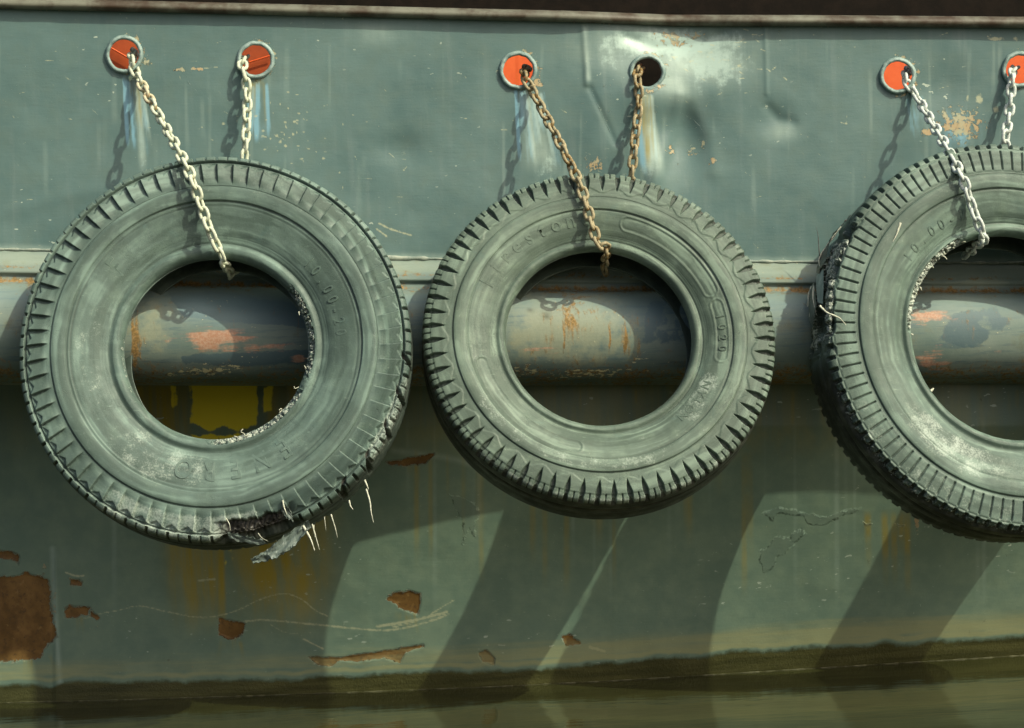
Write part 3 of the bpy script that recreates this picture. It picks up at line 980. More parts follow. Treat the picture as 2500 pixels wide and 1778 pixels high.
class Tyre:
    def __init__(self, fx, fy, wf, R, alpha, beta, kind, spin, squash=1.0):
        self.R, self.kind, self.spin = R, kind, spin
        self.s = R / 0.52
        al, be = math.radians(alpha), math.radians(beta)
        self.n = np.array([math.sin(be) * math.cos(al), -math.cos(be) * math.cos(al), math.sin(al)])
        self.x = np.array([math.cos(be), math.sin(be), 0.0])
        # keep the image roll of the boat
        self.y = np.cross(self.n, self.x)
        self.squash = squash
        self.c = U([fx], [fy], wf)[0] - self.n * 0.095 * self.s * 0.88

    def rm(self, r):
        """the first tyre has a deeper sidewall and a smaller hole"""
        if self.kind != 1:
            return r
        return np.where(r < 0.745, 0.745 - (0.745 - r) * 1.27, r)

    def pt(self, r, th, a):
        """r in units of R, a in metres for R=.52, th from +x counter clockwise"""
        r = self.rm(np.asarray(r, float))[..., None] * self.R
        th = np.asarray(th, float)[..., None]
        a = np.asarray(a, float)[..., None] * self.s * 0.88
        return self.c + r * (np.cos(th) * self.x + np.sin(th) * self.squash * self.y) + a * self.n

    def pix(self, px, py, a):
        """polar coordinates (r, th) on the plane at axial offset a seen at a picture point"""
        d = ray([px], [py])[0]
        p0 = self.c + self.n * a * self.s * 0.88
        t = np.dot(p0 - cpos, self.n) / np.dot(d, self.n)
        q = cpos + d * t - p0
        X, Y = np.dot(q, self.x), np.dot(q, self.y) / self.squash
        r = math.hypot(X, Y) / self.R
        if self.kind == 1 and r < 0.745:
            r = 0.745 - (0.745 - r) / 1.27
        return r, math.atan2(Y, X)

    def crown(self, px, py, lift=0.006):
        """point of the tread crown (or shoulder edge) seen at a picture point"""
        best = None
        for a in np.linspace(0.10, -0.10, 41):
            r, th = self.pix(px, py, a)
            if best is None or abs(r - 1.005) < best[0]:
                best = (abs(r - 1.005), a, th)
        return self.pt(1.005 + lift / self.R, best[2], best[1])

    def w(self, px, py, a):
        r, th = self.pix(px, py, a)
        return self.pt(r, th, a)


def front_a(rho):
    p = np.array([(q[0], q[1]) for q in FRONT] + SHO[1:6])
    return np.interp(rho, p[:, 0], p[:, 1])


def damage_fields(ty, TH, RHO, AX):
    """raw / fray / scuff masks and extra displacement in metres"""
    raw_dark = np.zeros(TH.shape)
    fray = np.zeros(TH.shape)
    scuff_shine = np.zeros(TH.shape)
    dz = np.zeros(TH.shape)
    u = TH / (2 * math.pi) * 64
    nz = fbm(u * 1.0, RHO * 20 + AX * 30, 4, 51, 64)
    nf = fbm(u * 4.0, RHO * 70 + AX * 130, 4, 57, 256)

    def arc(a0, a1, soft=0.05):
        a = np.degrees(TH) % 360
        m = (a - a0) % 360
        L = (a1 - a0) % 360
        return sst(np.minimum(m, L - m) / (soft * L + 1e-6)) * (m < L)

    if ty.kind == 1:
        # torn lower tread
        # torn lower tread: cavity with drawn-out fibres
        m = arc(268, 297, 0.25) * sst((RHO - (0.905 + 0.11 * (nz - 0.5))) / 0.012) * sst((AX - 0.055 + 0.08 * (nz - .5)) / 0.02)
        fib = np.clip(0.5 + 0.5 * np.sin(np.degrees(TH) * 3.7 + (RHO - .9) * 170 + 9 * nz), 0, 1) * vnoise(u * 3, RHO * 30, 5, 192)
        raw_dark = np.maximum(raw_dark, m)
        dz -= m * (0.020 - 0.006 * fib + 0.012 * nz)
        scuff_shine = np.maximum(scuff_shine, 0.40 * m * fib * sst((nz - 0.45) / 0.1))
        # wide cuts across the shoulder on the lower right
        cut = np.mod(TH * 34 / (2 * math.pi) + 0.6 * (RHO - .97) * 10, 1.0)
        cut = sst((0.105 - np.abs(cut - 0.5)) / 0.05) * arc(303, 360, 0.1) * sst((RHO - 0.955) / 0.01) * sst((AX + 0.01 - 0.10 * (nz - .5)) / 0.01)
        dz -= 0.014 * cut
        raw_dark = np.maximum(raw_dark, cut)
        e = arc(318, 352, 0.2) * sst((RHO - 0.945) / 0.02) * sst((AX - 0.05) / 0.02)
        scuff_shine = np.maximum(scuff_shine, 0.75 * e)
        dz -= e * 0.003 * sst((nf - .5) / .15)
        # chewed bead
        b = arc(262, 335, 0.12) + arc(335, 40, 0.15) * 0.9
        b = np.clip(b, 0, 1) * sst((0.568 - RHO - 0.012 * nf) / 0.010)
        fray = np.maximum(fray, 0.62 * b)
        dz -= b * 0.012 * sst((nf - .35) / .3)
        fray = np.maximum(fray, 0.40 * arc(165, 215, .2) * sst((0.545 - RHO) / 0.010))
        scuff_shine = np.maximum(scuff_shine, 0.42 * arc(215, 275, .3) * sst((RHO - .57) / .05) * sst((0.78 - RHO) / .06))
        scuff_shine = np.maximum(scuff_shine, 0.66 * arc(222, 300, .3) * sst((RHO - .86) / .03) * sst((AX - 0.08) / .02))  # scuffed lugs, with their bright glints painted in as well
        scuff_shine = np.maximum(scuff_shine, 0.30 * arc(150, 225, .3) * sst((RHO - .6) / .05) * sst((0.75 - RHO) / .06))
    elif ty.kind == 2:
        scuff_shine = np.maximum(scuff_shine, 0.50 * arc(300, 345, .3) * sst((RHO - .60) / .04) * sst((0.76 - RHO) / .05))
        scuff_shine = np.maximum(scuff_shine, 0.35 * arc(190, 320, .2) * sst((RHO - .74) / .02) * sst((0.84 - RHO) / .03))
        scuff_shine = np.maximum(scuff_shine, 0.60 * arc(205, 330, .2) * sst((RHO - .97) / .02) * sst((AX - 0.075) / .02))
        fray = np.maximum(fray, 0.36 * arc(190, 340, .2) * sst((0.540 - RHO) / 0.006))
    else:
        # long tear on the shoulder
        m = arc(138, 186, 0.2) * sst((RHO - (0.955 + 0.05 * (nz - 0.5))) / 0.015)
        n2 = fbm(u * 1.5, RHO * 30 + AX * 30, 4, 59, 96)
        raw_dark = np.maximum(raw_dark, 0.70 * m * sst((0.47 - n2) / 0.08))
        fray = np.maximum(fray, 0.62 * m * sst((n2 - 0.44) / 0.1))
        dz -= m * (0.004 + 0.026 * sst((0.56 - n2) / 0.14) + 0.010 * nf)
        e = arc(186, 285, 0.1) * sst((RHO - 0.975) / 0.015) * sst((AX - 0.070) / 0.015)
        fray = np.maximum(fray, 0.40 * e)
        dz -= e * 0.016 * nf
        b = arc(110, 178, 0.10) * sst((0.572 - RHO - 0.014 * nf) / 0.010)
        fray = np.maximum(fray, 0.72 * b)
        dz -= b * 0.018 * sst((nf - .35) / .3)
        scuff_shine = np.maximum(scuff_shine, 0.60 * arc(205, 262, .3) * sst((RHO - .60) / .05) * sst((0.83 - RHO) / .08))  # broad sidewall highlights painted through the same mask
        scuff_shine = np.maximum(scuff_shine, 0.30 * arc(185, 290, .2) * sst((RHO - .84) / .03))
        fray = np.maximum(fray, 0.30 * arc(190, 300, .2) * sst((0.536 - RHO) / 0.005))
    return raw_dark, fray, scuff_shine, dz


def lug_disp(ty, TH, RHO, AX):
    """tread pattern: displacement in metres and groove mask"""
    k = ty.kind
    wob = 0.15 * (vnoise(TH / (2 * math.pi) * 40, RHO * 8, 71, 40) - 0.5)
    dz = np.zeros(TH.shape)
    gr = np.zeros(TH.shape)
    front = AX > 0
    aa = np.abs(AX)
    if k == 2:
        N = 68
        ph = np.mod(TH * N / (2 * math.pi) + wob, 1.0)
        d = np.abs(ph - 0.5)
        hw = np.where(RHO < 0.995, 0.17 * sst((RHO - 0.855) / 0.10) * (0.75 + 0.25 * sst((0.985 - RHO) / 0.03)), 0.15)
        hw = hw + 0.02
        m = sst((hw - d) / 0.055) * sst((RHO - 0.862) / 0.05)
        m = m * np.where(RHO > 0.998, sst((AX - 0.080) / 0.008), 1.0)
        dz -= 0.015 * m
        gr = np.maximum(gr, m)
        d0 = np.minimum(ph, 1 - ph)
        s = sst((0.055 - d0) / 0.03) * sst((RHO - 0.955) / 0.008) * sst((AX - 0.085) / 0.006)
        dz -= 0.006 * s
        gr = np.maximum(gr, 0.8 * s)
        # stepped edge of the lugs, every second pair pointed
        ph2 = np.mod(TH * (N / 2) / (2 * math.pi) + wob / 2 + 0.25, 1.0)
        tri = np.abs(ph2 - 0.5) * 2
        edge = 0.858 + 0.030 * np.clip(tri * 1.6 - 0.3, 0, 1)
        dz += 0.0022 * sst((RHO - edge) / 0.006)
        # outer face of the lug is worn lower than its root
        dz -= 0.0025 * sst((RHO - 0.955) / 0.006)
    elif k == 1:
        N = 72
        ph = np.mod(TH * N / (2 * math.pi) + wob + 0.25 * (0.95 - RHO) * 3, 1.0)
        amp = sst((RHO - 0.842) / 0.05) * sst((0.965 - RHO) / 0.012)
        saw = ph
        drop = sst((ph - 0.90) / 0.10)
        dz += amp * (0.0145 * (saw - 0.5) * (1 - drop) - 0.0085 * drop * (1 - ph) * 4)
        slit = sst((0.055 - np.abs(ph - 0.97)) / 0.04) * amp
        dz -= 0.0085 * slit
        gr = np.maximum(gr, 0.75 * slit)
        # scalloped lower lip
        lip = 0.935 + 0.024 * np.abs(ph - 0.5) * 2
        dz -= 0.006 * sst((RHO - lip) / 0.006) * sst((0.975 - RHO) / 0.004)
        g = np.exp(-((RHO - 0.969) / 0.0035) ** 2)
        dz -= 0.007 * g * (AX > 0.06)
        gr = np.maximum(gr, g * (AX > 0.06))
        N2 = 108
        p2 = np.mod(TH * N2 / (2 * math.pi) + wob, 1.0)
        dd = np.minimum(p2, 1 - p2)
        alt = (np.floor(TH * N2 / (2 * math.pi) + wob + 0.5) % 2)
        b = sst((0.10 + 0.05 * alt - dd) / 0.05) * sst((RHO - 0.976) / 0.004)
        b = b * sst((aa - 0.060) / 0.01)
        dz -= (0.005 + 0.005 * alt) * b
        gr = np.maximum(gr, b)
    else:
        N = 104
        ph = np.mod(TH * N / (2 * math.pi) + wob, 1.0)
        d = np.abs(ph - 0.5)
        s = sst((0.115 - d) / 0.06) * sst((RHO - 0.850) / 0.01) * sst((0.962 - RHO) / 0.008)
        dz -= 0.0060 * s
        gr = np.maximum(gr, s)
        s2 = sst((0.20 - d) / 0.06) * sst((RHO - 0.970) / 0.006) * sst((aa - 0.085) / 0.008)
        dz -= 0.011 * s2
        gr = np.maximum(gr, s2)
        dz += 0.002 * sst((RHO - 0.846) / 0.006)
        dz -= 0.0025 * np.exp(-((RHO - 0.966) / 0.004) ** 2)
    # circumferential grooves on the crown
    for a0 in (-0.030, 0.030):
        g = np.exp(-((AX - a0) / 0.006) ** 2) * (RHO > 0.99)
        dz -= 0.010 * g
        gr = np.maximum(gr, g)
    return dz, gr


def side_disp(ty, TH, RHO):
    k = ty.kind
    dz = np.zeros(TH.shape)
    gr = np.zeros(TH.shape)

    def ringline(r, w, h):
        nonlocal dz
        dz += h * np.exp(-((RHO - r) / w) ** 2)

    dz += 0.0028 * sst((RHO - 0.757) / 0.004) * sst((0.833 - RHO) / 0.006)      # raised rib
    g = np.exp(-((RHO - 0.752) / 0.0040) ** 2)
    dz -= 0.0024 * g
    gr = np.maximum(gr, 0.5 * g)
    ringline(0.836, 0.003, -0.0020)
    for r in (0.612, 0.622, 0.632, 0.642):
        ringline(r, 0.0022, 0.0013)
    g = np.exp(-((RHO - 0.588) / 0.006) ** 2)
    dz -= 0.0025 * g
    gr = np.maximum(gr, 0.35 * g)
    if k == 1:
        g = np.exp(-((RHO - 0.735) / 0.003) ** 2)
        dz -= 0.0016 * g
        gr = np.maximum(gr, 0.6 * g)
    if k == 2:
        # long raised capsules on the sidewall
        def capsule(a0, a1, rc, hw):
            nonlocal dz
            a = np.degrees(TH) % 360
            mid = (a0 + a1) / 2
            da = ((a - mid + 180) % 360) - 180
            along = np.maximum(np.abs(da) - (a1 - a0) / 2, 0) * math.pi / 180 * rc
            dist = np.hypot(along, RHO - rc)
            dz += 0.0022 * np.exp(-((dist - hw) / 0.0042) ** 2) - 0.0012 * np.exp(-((dist - hw + 0.012) / 0.005) ** 2)
        capsule(20, 73, 0.695, 0.042)
        capsule(345, 12, 0.695, 0.036) if False else capsule(-14, 12, 0.695, 0.036)
        capsule(193, 255, 0.695, 0.038)
    return dz, gr


def build_tyre(ty, mat, label):
    root = empty('tyre', Vector(ty.c), label, 'tyre', 'tyres hung along the hull as fenders')
    inv = ty.c

    def piece(name, prof2, nth, tread, inner=False):
        prof2 = np.array(prof2)
        rho, ax = prof2[:, 0], prof2[:, 1]
        tg = np.gradient(np.stack([rho * 0.52, ax], 1), axis=0)
        nr = np.stack([-tg[:, 1], tg[:, 0]], 1)
        nr /= np.linalg.norm(nr, axis=1)[:, None] + 1e-12
        nr[nr[:, 1] * np.sign(ax + 1e-9) < -0.0] *= 1
        # outward: away from the carcass centre (.75R, 0)
        ctr = np.array([0.76 * 0.52, 0.0])
        flip = ((np.stack([rho * 0.52, ax], 1) - ctr) * nr).sum(1) < 0
        nr[flip] *= -1
        if inner:
            nr *= -1
        th = np.linspace(0, 2 * math.pi, nth, endpoint=False)
        TH, RHO = np.meshgrid(th, rho, indexing='xy')
        _, AX = np.meshgrid(th, ax, indexing='xy')
        ths = TH + ty.spin
        dz = 0.0022 * (fbm(TH / (2 * math.pi) * 16, RHO * 6 + AX * 10, 4, 61 + ty.kind, 16) - 0.5) * 2
        gr = np.zeros(TH.shape)
        raw_dark = np.zeros(TH.shape)
        fray = np.zeros(TH.shape)
        scuff_shine = np.zeros(TH.shape)
        un = TH / (2 * math.pi)
        smear = (0.50 * fbm(un * 10 + 0.0, RHO * 52 + AX * 20 + 3.0 * fbm(un * 18, RHO * 9, 3, 17, 18), 5, 81 + ty.kind * 3, 10) + 0.40 * fbm(un * 26 + 1.5 * RHO, RHO * 11 + AX * 8, 5, 91 + ty.kind * 3, 26) + 0.10 * fbm(un * 150, RHO * 9 + AX * 8, 3, 97, 150))
        if not inner:
            if tread:
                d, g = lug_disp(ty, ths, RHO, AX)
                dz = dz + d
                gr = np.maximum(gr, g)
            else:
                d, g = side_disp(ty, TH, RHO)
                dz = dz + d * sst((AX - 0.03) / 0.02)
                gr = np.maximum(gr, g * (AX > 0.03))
            raw_dark, fray, scuff_shine, d = damage_fields(ty, TH, RHO, AX)
            raw_dark = np.maximum(raw_dark, {1: 0.62, 2: 0.85, 3: 0.85}[ty.kind] * sst((0.100 - AX) / 0.012) * (RHO > 0.985) * (1 if ty.kind != 3 else 1 - 0.85 * sst((np.minimum(np.mod(np.degrees(TH) - 95, 360), np.mod(192 - np.degrees(TH), 360))) / 10.0) * (np.mod(np.degrees(TH) - 95, 360) < 97)))  # worn black crown, also painted underside shade; paler on third tyre's lit arc
            # torn places lose their pattern
            dz = dz * (1 - 0.6 * raw_dark) + d
        else:
            raw_dark[:] = 0.30
        # slow out of round
        oor = 1 + 0.006 * np.sin(2 * TH + 0.7 + ty.kind) + 0.003 * np.sin(3 * TH + ty.kind * 2)
        rr = (RHO * oor) + dz * nr[:, :1] / 0.52
        aa = AX + dz * nr[:, 1:] + 0.004 * np.sin(2 * TH + 1.3 * ty.kind)
        V = ty.pt(rr, TH, aa).reshape(-1, 3) - inv
        Q = gridq(len(rho), nth, True)
        return mesh_np(name, V, Q, mat, {'groove': gr, 'raw_dark': raw_dark, 'fray': fray, 'scuff_shine': scuff_shine, 'smear': smear}, root)

    fb = [(q[0], q[1]) for q in FRONT]
    full = smooth_line(fb, 9)
    cut = int(np.argmin(np.abs(full[:, 0] - 0.590)))
    piece('bead', full[:cut + 1], 900, False)
    piece('sidewall', full[cut:], 900, False)
    sho = smooth_line(SHO, 8)
    # finer across the edge
    mir = sho[::-1][1:] * np.array([1, -1])
    lugs = {1: 108 * 20, 2: 68 * 30, 3: 104 * 18}[ty.kind]
    t_ = np.vstack([sho, mir[::3], [mir[-1]]]) if True else sho
    piece('tread', t_, lugs, True)
    bk = smooth_line([(.838, -.128), (.82, -.132), (.70, -.119), (.57, -.0955), (.535, -.080), (.53, -.064)], 3)
    ln = smooth_line(LINER, 3)
    piece('inner_liner', np.vstack([bk, ln[1:]]), 240, False, True)
    return root


def lettering(ty, root, text, r0, deg0, size, spacing, mat, flip=False, h=0.0018):
    """raised moulded letters following the sidewall; deg0 = angle of the first letter, clockwise when not flipped"""
    ang = math.radians(deg0)
    step = spacing / (r0 * ty.R)
    for ch in text:
        if ch != ' ':
            cu = bpy.data.curves.new('letter', 'FONT')
            cu.body = ch
            cu.size = size
            cu.extrude = 0.0012
            cu.bevel_depth = 0.0006
            cu.resolution_u = 3
            cu.align_x = 'CENTER'
            cu.align_y = 'CENTER'
            ob = bpy.data.objects.new('letter', cu)
            COL.objects.link(ob)
            bpy.context.view_layer.update()
            me = bpy.data.meshes.new_from_object(ob.evaluated_get(bpy.context.evaluated_depsgraph_get()))
            v = np.array([q.co[:] for q in me.vertices])
            me.calc_loop_triangles()
            tr = np.array([q.vertices[:] for q in me.loop_triangles])
            bpy.data.objects.remove(ob)
            bpy.data.curves.remove(cu)
            bpy.data.meshes.remove(me)
            sg = -1.0 if flip else 1.0
            rr = r0 + sg * v[:, 1] / ty.R
            th = ang - sg * v[:, 0] / (r0 * ty.R)
            a = front_a(rr) + (v[:, 2] + h - 0.0012) / ty.s + 0.004 * np.sin(2 * th + 1.3 * ty.kind)
            oor = 1 + 0.006 * np.sin(2 * th + 0.7 + ty.kind) + 0.003 * np.sin(3 * th + ty.kind * 2)
            V = ty.pt(rr * oor, th, a) - ty.c
            mesh_np('letter', V, np.zeros((0, 4), int), mat, {k: np.full(len(V), 0.5 if k == 'smear' else 0.0) for k in ('groove', 'raw_dark', 'fray', 'scuff_shine', 'smear')}, root, True, tr)
        ang += (step if flip else -step)


T1 = Tyre(525, 846, 0.370, 0.564, 12, -5, 1, 0.02, 1.022)
T2 = Tyre(1464, 818, 0.360, 0.522, 19, -2.5, 2, 0.03)
T3 = Tyre(2474, 818, 0.380, 0.588, 13, 2, 3, 0.0, 1.022)
r1 = build_tyre(T1, M_RUB1, 'worn tyre with torn ragged lower tread, hung on the white chain')
r2 = build_tyre(T2, M_RUB2, 'tyre with deep notched tread lugs, hung on the rusty brown chain')
r3 = build_tyre(T3, M_RUB3, 'tyre with a shredded shoulder and frayed bead, hung on the silver grey chain')
lettering(T2, r2, 'Firestone', 0.700, 152, 0.062, 0.047, M_RUB2)
lettering(T2, r2, 'NYLON', 0.660, 330, 0.036, 0.030, M_RUB2)
lettering(T2, r2, '1020', 0.695, 6, 0.034, 0.034, M_RUB2)
lettering(T3, r3, '10.00-20', 0.660, 142, 0.044, 0.038, M_RUB3)
lettering(T1, r1, 'ENERO', 0.665, 303, 0.066, 0.078, M_RUB1)
lettering(T1, r1, '10.00-20', 0.665, 40, 0.036, 0.034, M_RUB1)
lettering(T1, r1, 'F', 0.67, 140, 0.066, 0.06, M_RUB1)

# ------------------------------------------------------------------ chains
LD, LP, LW = 0.0112, 0.0330, 0.0362      # wire, pitch, width


def link_mesh(name):
    L = LP + 2 * LD - 0.004
    hw = (LW - LD) / 2
    st = (L - LD) / 2 - hw
    path = []
    for k in range(7):
        a = math.pi * k / 6 - math.pi / 2
        path.append((st + hw * math.cos(a), hw * math.sin(a), 0))
    for k in range(7):
        a = math.pi * k / 6 + math.pi / 2
        path.append((-st + hw * math.cos(a), hw * math.sin(a), 0))
    P = np.array(path)
    n = len(P)
    T = np.roll(P, -1, 0) - np.roll(P, 1, 0)
    T /= np.linalg.norm(T, axis=1)[:, None]
    Z = np.array([0, 0, 1.0])
    B = np.cross(T, Z)
    ang = np.linspace(0, 2 * math.pi, 8, endpoint=False)
    V = (P[:, None, :] + (LD / 2) * (np.cos(ang)[None, :, None] * B[:, None, :] + np.sin(ang)[None, :, None] * Z[None, None, :])).reshape(-1, 3)
    i = np.arange(n)[:, None]
    j = np.arange(8)[None, :]
    i2 = (i + 1) % n
    j2 = (j + 1) % 8
    Q = np.stack([i * 8 + j, i * 8 + j2, i2 * 8 + j2, i2 * 8 + j], -1).reshape(-1, 4)
    return V, Q


def build_chain(path, mat, label, twist=0.0, rusty=()):
    P = smooth_line(path, 30)
    seg = np.linalg.norm(np.diff(P, axis=0), axis=1)
    s = np.concatenate([[0], np.cumsum(seg)])
    n = int(s[-1] / LP)
    root = empty('chain', Vector(P[0]), label, 'chain', 'chains holding the tyres to the hull')
    proto = None
    for k in range(n):
        sm = (k + 0.5) * LP
        p = np.array([np.interp(sm, s, P[:, c]) for c in range(3)])
        a = np.array([np.interp(sm - LP * .5, s, P[:, c]) for c in range(3)])
        b = np.array([np.interp(sm + LP * .5, s, P[:, c]) for c in range(3)])
        t = b - a
        t /= np.linalg.norm(t)
        out = np.array([0.25, -1.0, 0.1])
        e = np.cross(t, out)
        e /= np.linalg.norm(e)
        f = np.cross(t, e)
        rot = math.radians(45 if k % 2 else -45) + twist + math.radians(random.gauss(0, 9)) + 0.5 * math.sin(k * 0.23 + twist * 3)
        yv = math.cos(rot) * e + math.sin(rot) * f
        zv = np.cross(t, yv)
        M = Matrix(((t[0], yv[0], zv[0], p[0] - P[0][0]), (t[1], yv[1], zv[1], p[1] - P[0][1]), (t[2], yv[2], zv[2], p[2] - P[0][2]), (0, 0, 0, 1)))
        if proto is None:
            V, Q = link_mesh('link')
            proto = mesh_np('link', V, Q, mat, None, root)
            o = proto
        else:
            o = proto.copy()
            COL.objects.link(o)
            o.parent = root
        o.matrix_local = M
        if k in rusty:
            o.material_slots[0].link = 'OBJECT'
            o.material_slots[0].material = M_RUSTL
    return root


def chain_path(ty, holeA, front, hook, holeB, back):
    """down over the tyre face, round the bead, up behind the tyre to the second hole"""
    pts = [U([holeA[0][0] + 8], [holeA[0][1] - 25], -0.10)[0], U([holeA[0][0]], [holeA[0][1]], 0.004)[0], U([holeA[1][0]], [holeA[1][1]], 0.035)[0]]
    for (x, y, lift) in front:
        pts.append(ty.w(x, y, 0.13 + lift))
    hx, hy = hook
    r, th = ty.pix(hx, hy, 0.10)
    pts.append(ty.pt(0.532, th, 0.110))
    pts.append(ty.pt(0.512, th - 0.01, 0.088))
    pts.append(ty.pt(0.515, th - 0.02, 0.040))
    pts.append(ty.pt(0.515, th - 0.03, -0.050))
    pts.append(ty.pt(0.530, th - 0.05, -0.100))
    _, tb = ty.pix(back[0][0], back[0][1] + 50, -0.14)
    pts.append(ty.pt(0.70, 0.5 * (th - 0.05) + 0.5 * tb, -0.142))
    pts.append(ty.pt(0.90, tb, -0.142))
    for (x, y, w) in back:
        pts.append(U([x], [y], w)[0])
    pts.append(U([holeB[0]], [holeB[1]], 0.016)[0])
    pts.append(U([holeB[0] + 10], [holeB[1] - 16], -0.10)[0])
    return pts


build_chain(chain_path(T1, [(322, 150), (345, 205)], [(452, 400, 0.016), (490, 500, 0.014), (515, 570, 0.010)], (540, 640),
                       (592, 158), [(597, 380, 0.075), (602, 300, 0.055), (603, 220, 0.03)]),
            M_WHITE, 'white painted chain looped through the torn tyre', 0.2, (6, 7, 8))
build_chain(chain_path(T2, [(1280, 188), (1305, 232)], [(1406, 430, 0.016), (1440, 530, 0.014), (1460, 595, 0.010)], (1476, 645),
                       (1556, 180), [(1543, 410, 0.065), (1551, 330, 0.05), (1560, 250, 0.03)]),
            M_RUSTC, 'rusty brown chain looped through the notched tyre', 0.9)
build_chain(chain_path(T3, [(2210, 195), (2240, 240)], [(2340, 415, 0.016), (2372, 500, 0.014), (2392, 555, 0.010)], (2406, 600),
                       (2470, 182), [(2455, 340, 0.075), (2462, 290, 0.05), (2468, 230, 0.03)]),
            M_GREYC, 'silver grey chain looped through the tyre with the shredded shoulder', 0.4)


# ------------------------------------------------------------------ torn pieces on the tyres
def cord(ty, root, pts, r0, mat=M_CORD, name='frayed_cord', r1=None, crown=False):
    """pts: (px, py, axial) picture points on the tyre"""
    f_ = ty.crown if crown else ty.w
    P = smooth_line([f_(x, y, a) for (x, y, a) in pts], 7) - ty.c
    n = len(P)
    rr = np.linspace(r0, r0 * 0.22 if r1 is None else r1, n) * (0.8 + 0.5 * RNG.random(n))
    V, Q = tube(P, rr, 6)
    mesh_np(name, V, Q, mat, None, root)


def flap(ty, root, pts, thick, mat, name, bumpy=0.004, res=9, rag=0.008, crown=False):
    """ragged slab between two picture polylines (lists of (px,py,a))"""
    f_ = ty.crown if crown else ty.w
    A = smooth_line([f_(*p) for p in pts[0]], res) - ty.c
    B = smooth_line([f_(*p) for p in pts[1]], res) - ty.c
    n = min(len(A), len(B))
    m = 8
    rows = []
    for k in range(m):
        f = k / (m - 1)
        rows.append(A[:n] * (1 - f) + B[:n] * f)
    G = np.stack(rows)
    G = G + ty.n * (bumpy * (vnoise(np.arange(n)[None, :] * 0.45 + np.zeros((m, 1)), np.arange(m)[:, None] * 0.9 + np.zeros((1, n)), 33) - 0.5) * 2)[..., None]
    G[0] += (RNG.random((n, 1)) - 0.5) * rag * ty.y
    G[-1] += (RNG.random((n, 1)) - 0.5) * rag * ty.y
    back = G - ty.n * thick
    V = np.vstack([G.reshape(-1, 3), back.reshape(-1, 3)])
    Q = gridq(m, n)
    off = m * n
    Qb = Q[:, ::-1] + off
    ed = []
    for j in range(n - 1):
        ed.append([j + 1, j, j + off, j + 1 + off])
        b = (m - 1) * n
        ed.append([b + j, b + j + 1, b + j + 1 + off, b + j + off])
    for i in range(m - 1):
        ed.append([i * n, (i + 1) * n, (i + 1) * n + off, i * n + off])
        ed.append([(i + 1) * n + n - 1, i * n + n - 1, i * n + n - 1 + off, (i + 1) * n + n - 1 + off])
    mesh_np(name, V, np.vstack([Q, Qb, np.array(ed)]), mat, None, root, smooth=False)


# torn tyre: hanging strip, lifted tread plates, loose cords
flap(T1, r1, ([(752, 1268, .10), (704, 1300, .10), (655, 1338, .10), (612, 1366, .10)], [(760, 1288, .10), (716, 1334, .10), (676, 1360, .10), (618, 1374, .10)]), 0.012, M_TORN, 'torn_strip', 0.008)
flap(T1, r1, ([(556, 1300, .116), (600, 1308, .116), (640, 1318, .114)], [(558, 1314, .104), (600, 1326, .104), (655, 1330, .104)]), 0.006, M_TORN, 'tread_flap', 0.003)
flap(T1, r1, ([(690, 1222, .128), (700, 1236, .130), (712, 1250, .126)], [(686, 1246, .122), (698, 1262, .124), (716, 1274, .118)]), 0.004, M_TORN, 'tread_flap', 0.004)
for pts, r in [([(740, 1284, .10), (758, 1316, .10), (768, 1344, .10)], .0042), ([(762, 1280, .095), (774, 1322, .095), (780, 1342, .095)], .0022),
               ([(766, 1282, .095), (768, 1312, .095)], .0014), ([(808, 1256, .09), (818, 1288, .09), (824, 1312, .09)], .0022), ([(792, 1262, .09), (796, 1296, .09)], .0012),
               ([(894, 1194, .10), (903, 1225, .10), (906, 1250, .10), (912, 1276, .10)], .0030), ([(852, 1222, .118), (856, 1236, .118), (862, 1244, .118)], .0030),
               ([(690, 1222, .132), (694, 1240, .132), (700, 1256, .132)], .0030), ([(630, 1302, .118), (640, 1314, .118), (655, 1322, .115)], .0015),
               ([(552, 1266, .12), (560, 1280, .125), (562, 1296, .12)], .0018), ([(890, 1172, .09), (900, 1195, .09)], .004)]:
    cord(T1, r1, pts, r)
for k in range(9):
    a = math.radians(RNG.uniform(-85, 35))
    r = RNG.uniform(0.528, 0.54)
    p0 = T1.pt(r, a, 0.078)
    p1 = p0 + T1.x * RNG.uniform(-.012, .008) + T1.y * RNG.uniform(-.006, .012) + T1.n * RNG.uniform(0, .01)
    p2 = p1 + T1.x * RNG.uniform(-.01, .01) + T1.y * RNG.uniform(-.01, .01)
    V, Q = tube(smooth_line([p0, p1, p2], 4) - T1.c, 0.0013, 5)
    mesh_np('frayed_cord', V, Q, M_CORD, None, r1)
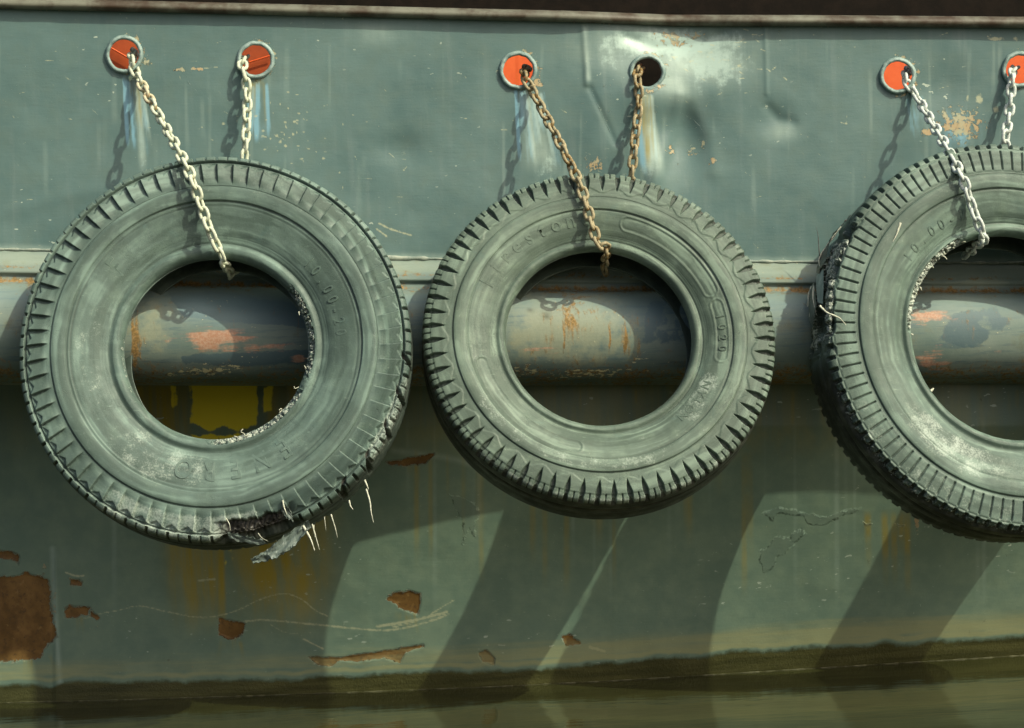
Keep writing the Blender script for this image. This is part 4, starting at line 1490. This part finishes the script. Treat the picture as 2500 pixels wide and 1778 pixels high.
# shredded tyre
flap(T3, r3, ([(2000, 652, .004), (1996, 690, .004), (2000, 738, .004)], [(2013, 640, .004), (2014, 690, .004), (2014, 742, .004)]), 0.004, M_PALE, 'tread_flap', 0.001, 9, 0.003, True)
flap(T3, r3, ([(2052, 505, .006), (2026, 560, .010), (2010, 620, .010), (1994, 660, .006)], [(2060, 520, .006), (2038, 580, .012), (2022, 640, .010), (2004, 668, .006)]), 0.010, M_RAW, 'torn_strip', 0.008, 9, 0.010, True)
flap(T3, r3, ([(1990, 690, .006), (1984, 730, .012), (1982, 780, .006)], [(1998, 745, .006), (1996, 770, .010), (1990, 800, .006)]), 0.008, M_TORN, 'torn_strip', 0.006, 9, 0.010, True)
for pts, r in [([(2002, 748, .11), (2020, 764, .13), (2048, 776, .137), (2066, 794, .137)], .0040), ([(2198, 545, .135), (2190, 570, .138), (2180, 590, .135)], .004), ([(2272, 955, .08), (2280, 948, .08)], .005)]:
    cord(T3, r3, pts, r)
for pts, r in [([(1978, 700, .004), (1982, 730, .012), (1986, 780, .004)], .0035), ([(1990, 700, .004), (1994, 730, .012), (1996, 770, .004)], .0030),
               ([(1968, 740, .004), (1972, 790, .008)], .0028), ([(1980, 740, .004), (1984, 775, .010)], .0025), ([(1972, 700, .002), (1966, 760, .010)], .0025),
               ([(2036, 540, .006), (2020, 600, .012)], .0030), ([(2028, 560, .006), (2010, 630, .014), (2006, 660, .006)], .0025)]:
    cord(T3, r3, pts, r, crown=True)
cord(T3, r3, [(1998, 640, .004), (1994, 600, .030), (1990, 570, .050), (1986, 548, .070)], .0022, M_RAW, crown=True)
for k in range(8):
    a = math.radians(RNG.uniform(112, 178))
    p0 = T3.pt(RNG.uniform(.528, .545), a, 0.080)
    p1 = p0 + T3.x * RNG.uniform(-.004, .014) + T3.y * RNG.uniform(-.012, .004)
    V, Q = tube(smooth_line([p0, (p0 + p1) / 2 + T3.n * .004, p1], 4) - T3.c, 0.0020, 5)
    mesh_np('frayed_cord', V, Q, M_CORD, None, r3)

# thin broken line of scum where the water meets the plating
G = VL.reshape(len(yl), len(XC), 3)
js = [j for j in range(len(XC)) if -300 < XC[j] < 2800]
line_pts = []
for j in js:
    z = G[:, j, 2]
    k = int(np.argmax(z < 0))
    f = z[k - 1] / (z[k - 1] - z[k])
    line_pts.append(G[k - 1, j] * (1 - f) + G[k, j] * f)
line_pts = np.array(line_pts) + np.array([0, -0.004, 0.001])
V, Q = tube(line_pts, 0.0004 + 0.0016 * sst((vnoise(np.arange(len(js)) / 4.0, np.zeros(len(js)), 12) - 0.25) / 0.6), 6)
fo = mesh_np('scum_line', V, Q, mat_plain('scum', (0.06, 0.06, 0.028), (0.13, 0.13, 0.07), 0.6, 40, 0.2))
tag(fo, kind='stuff')
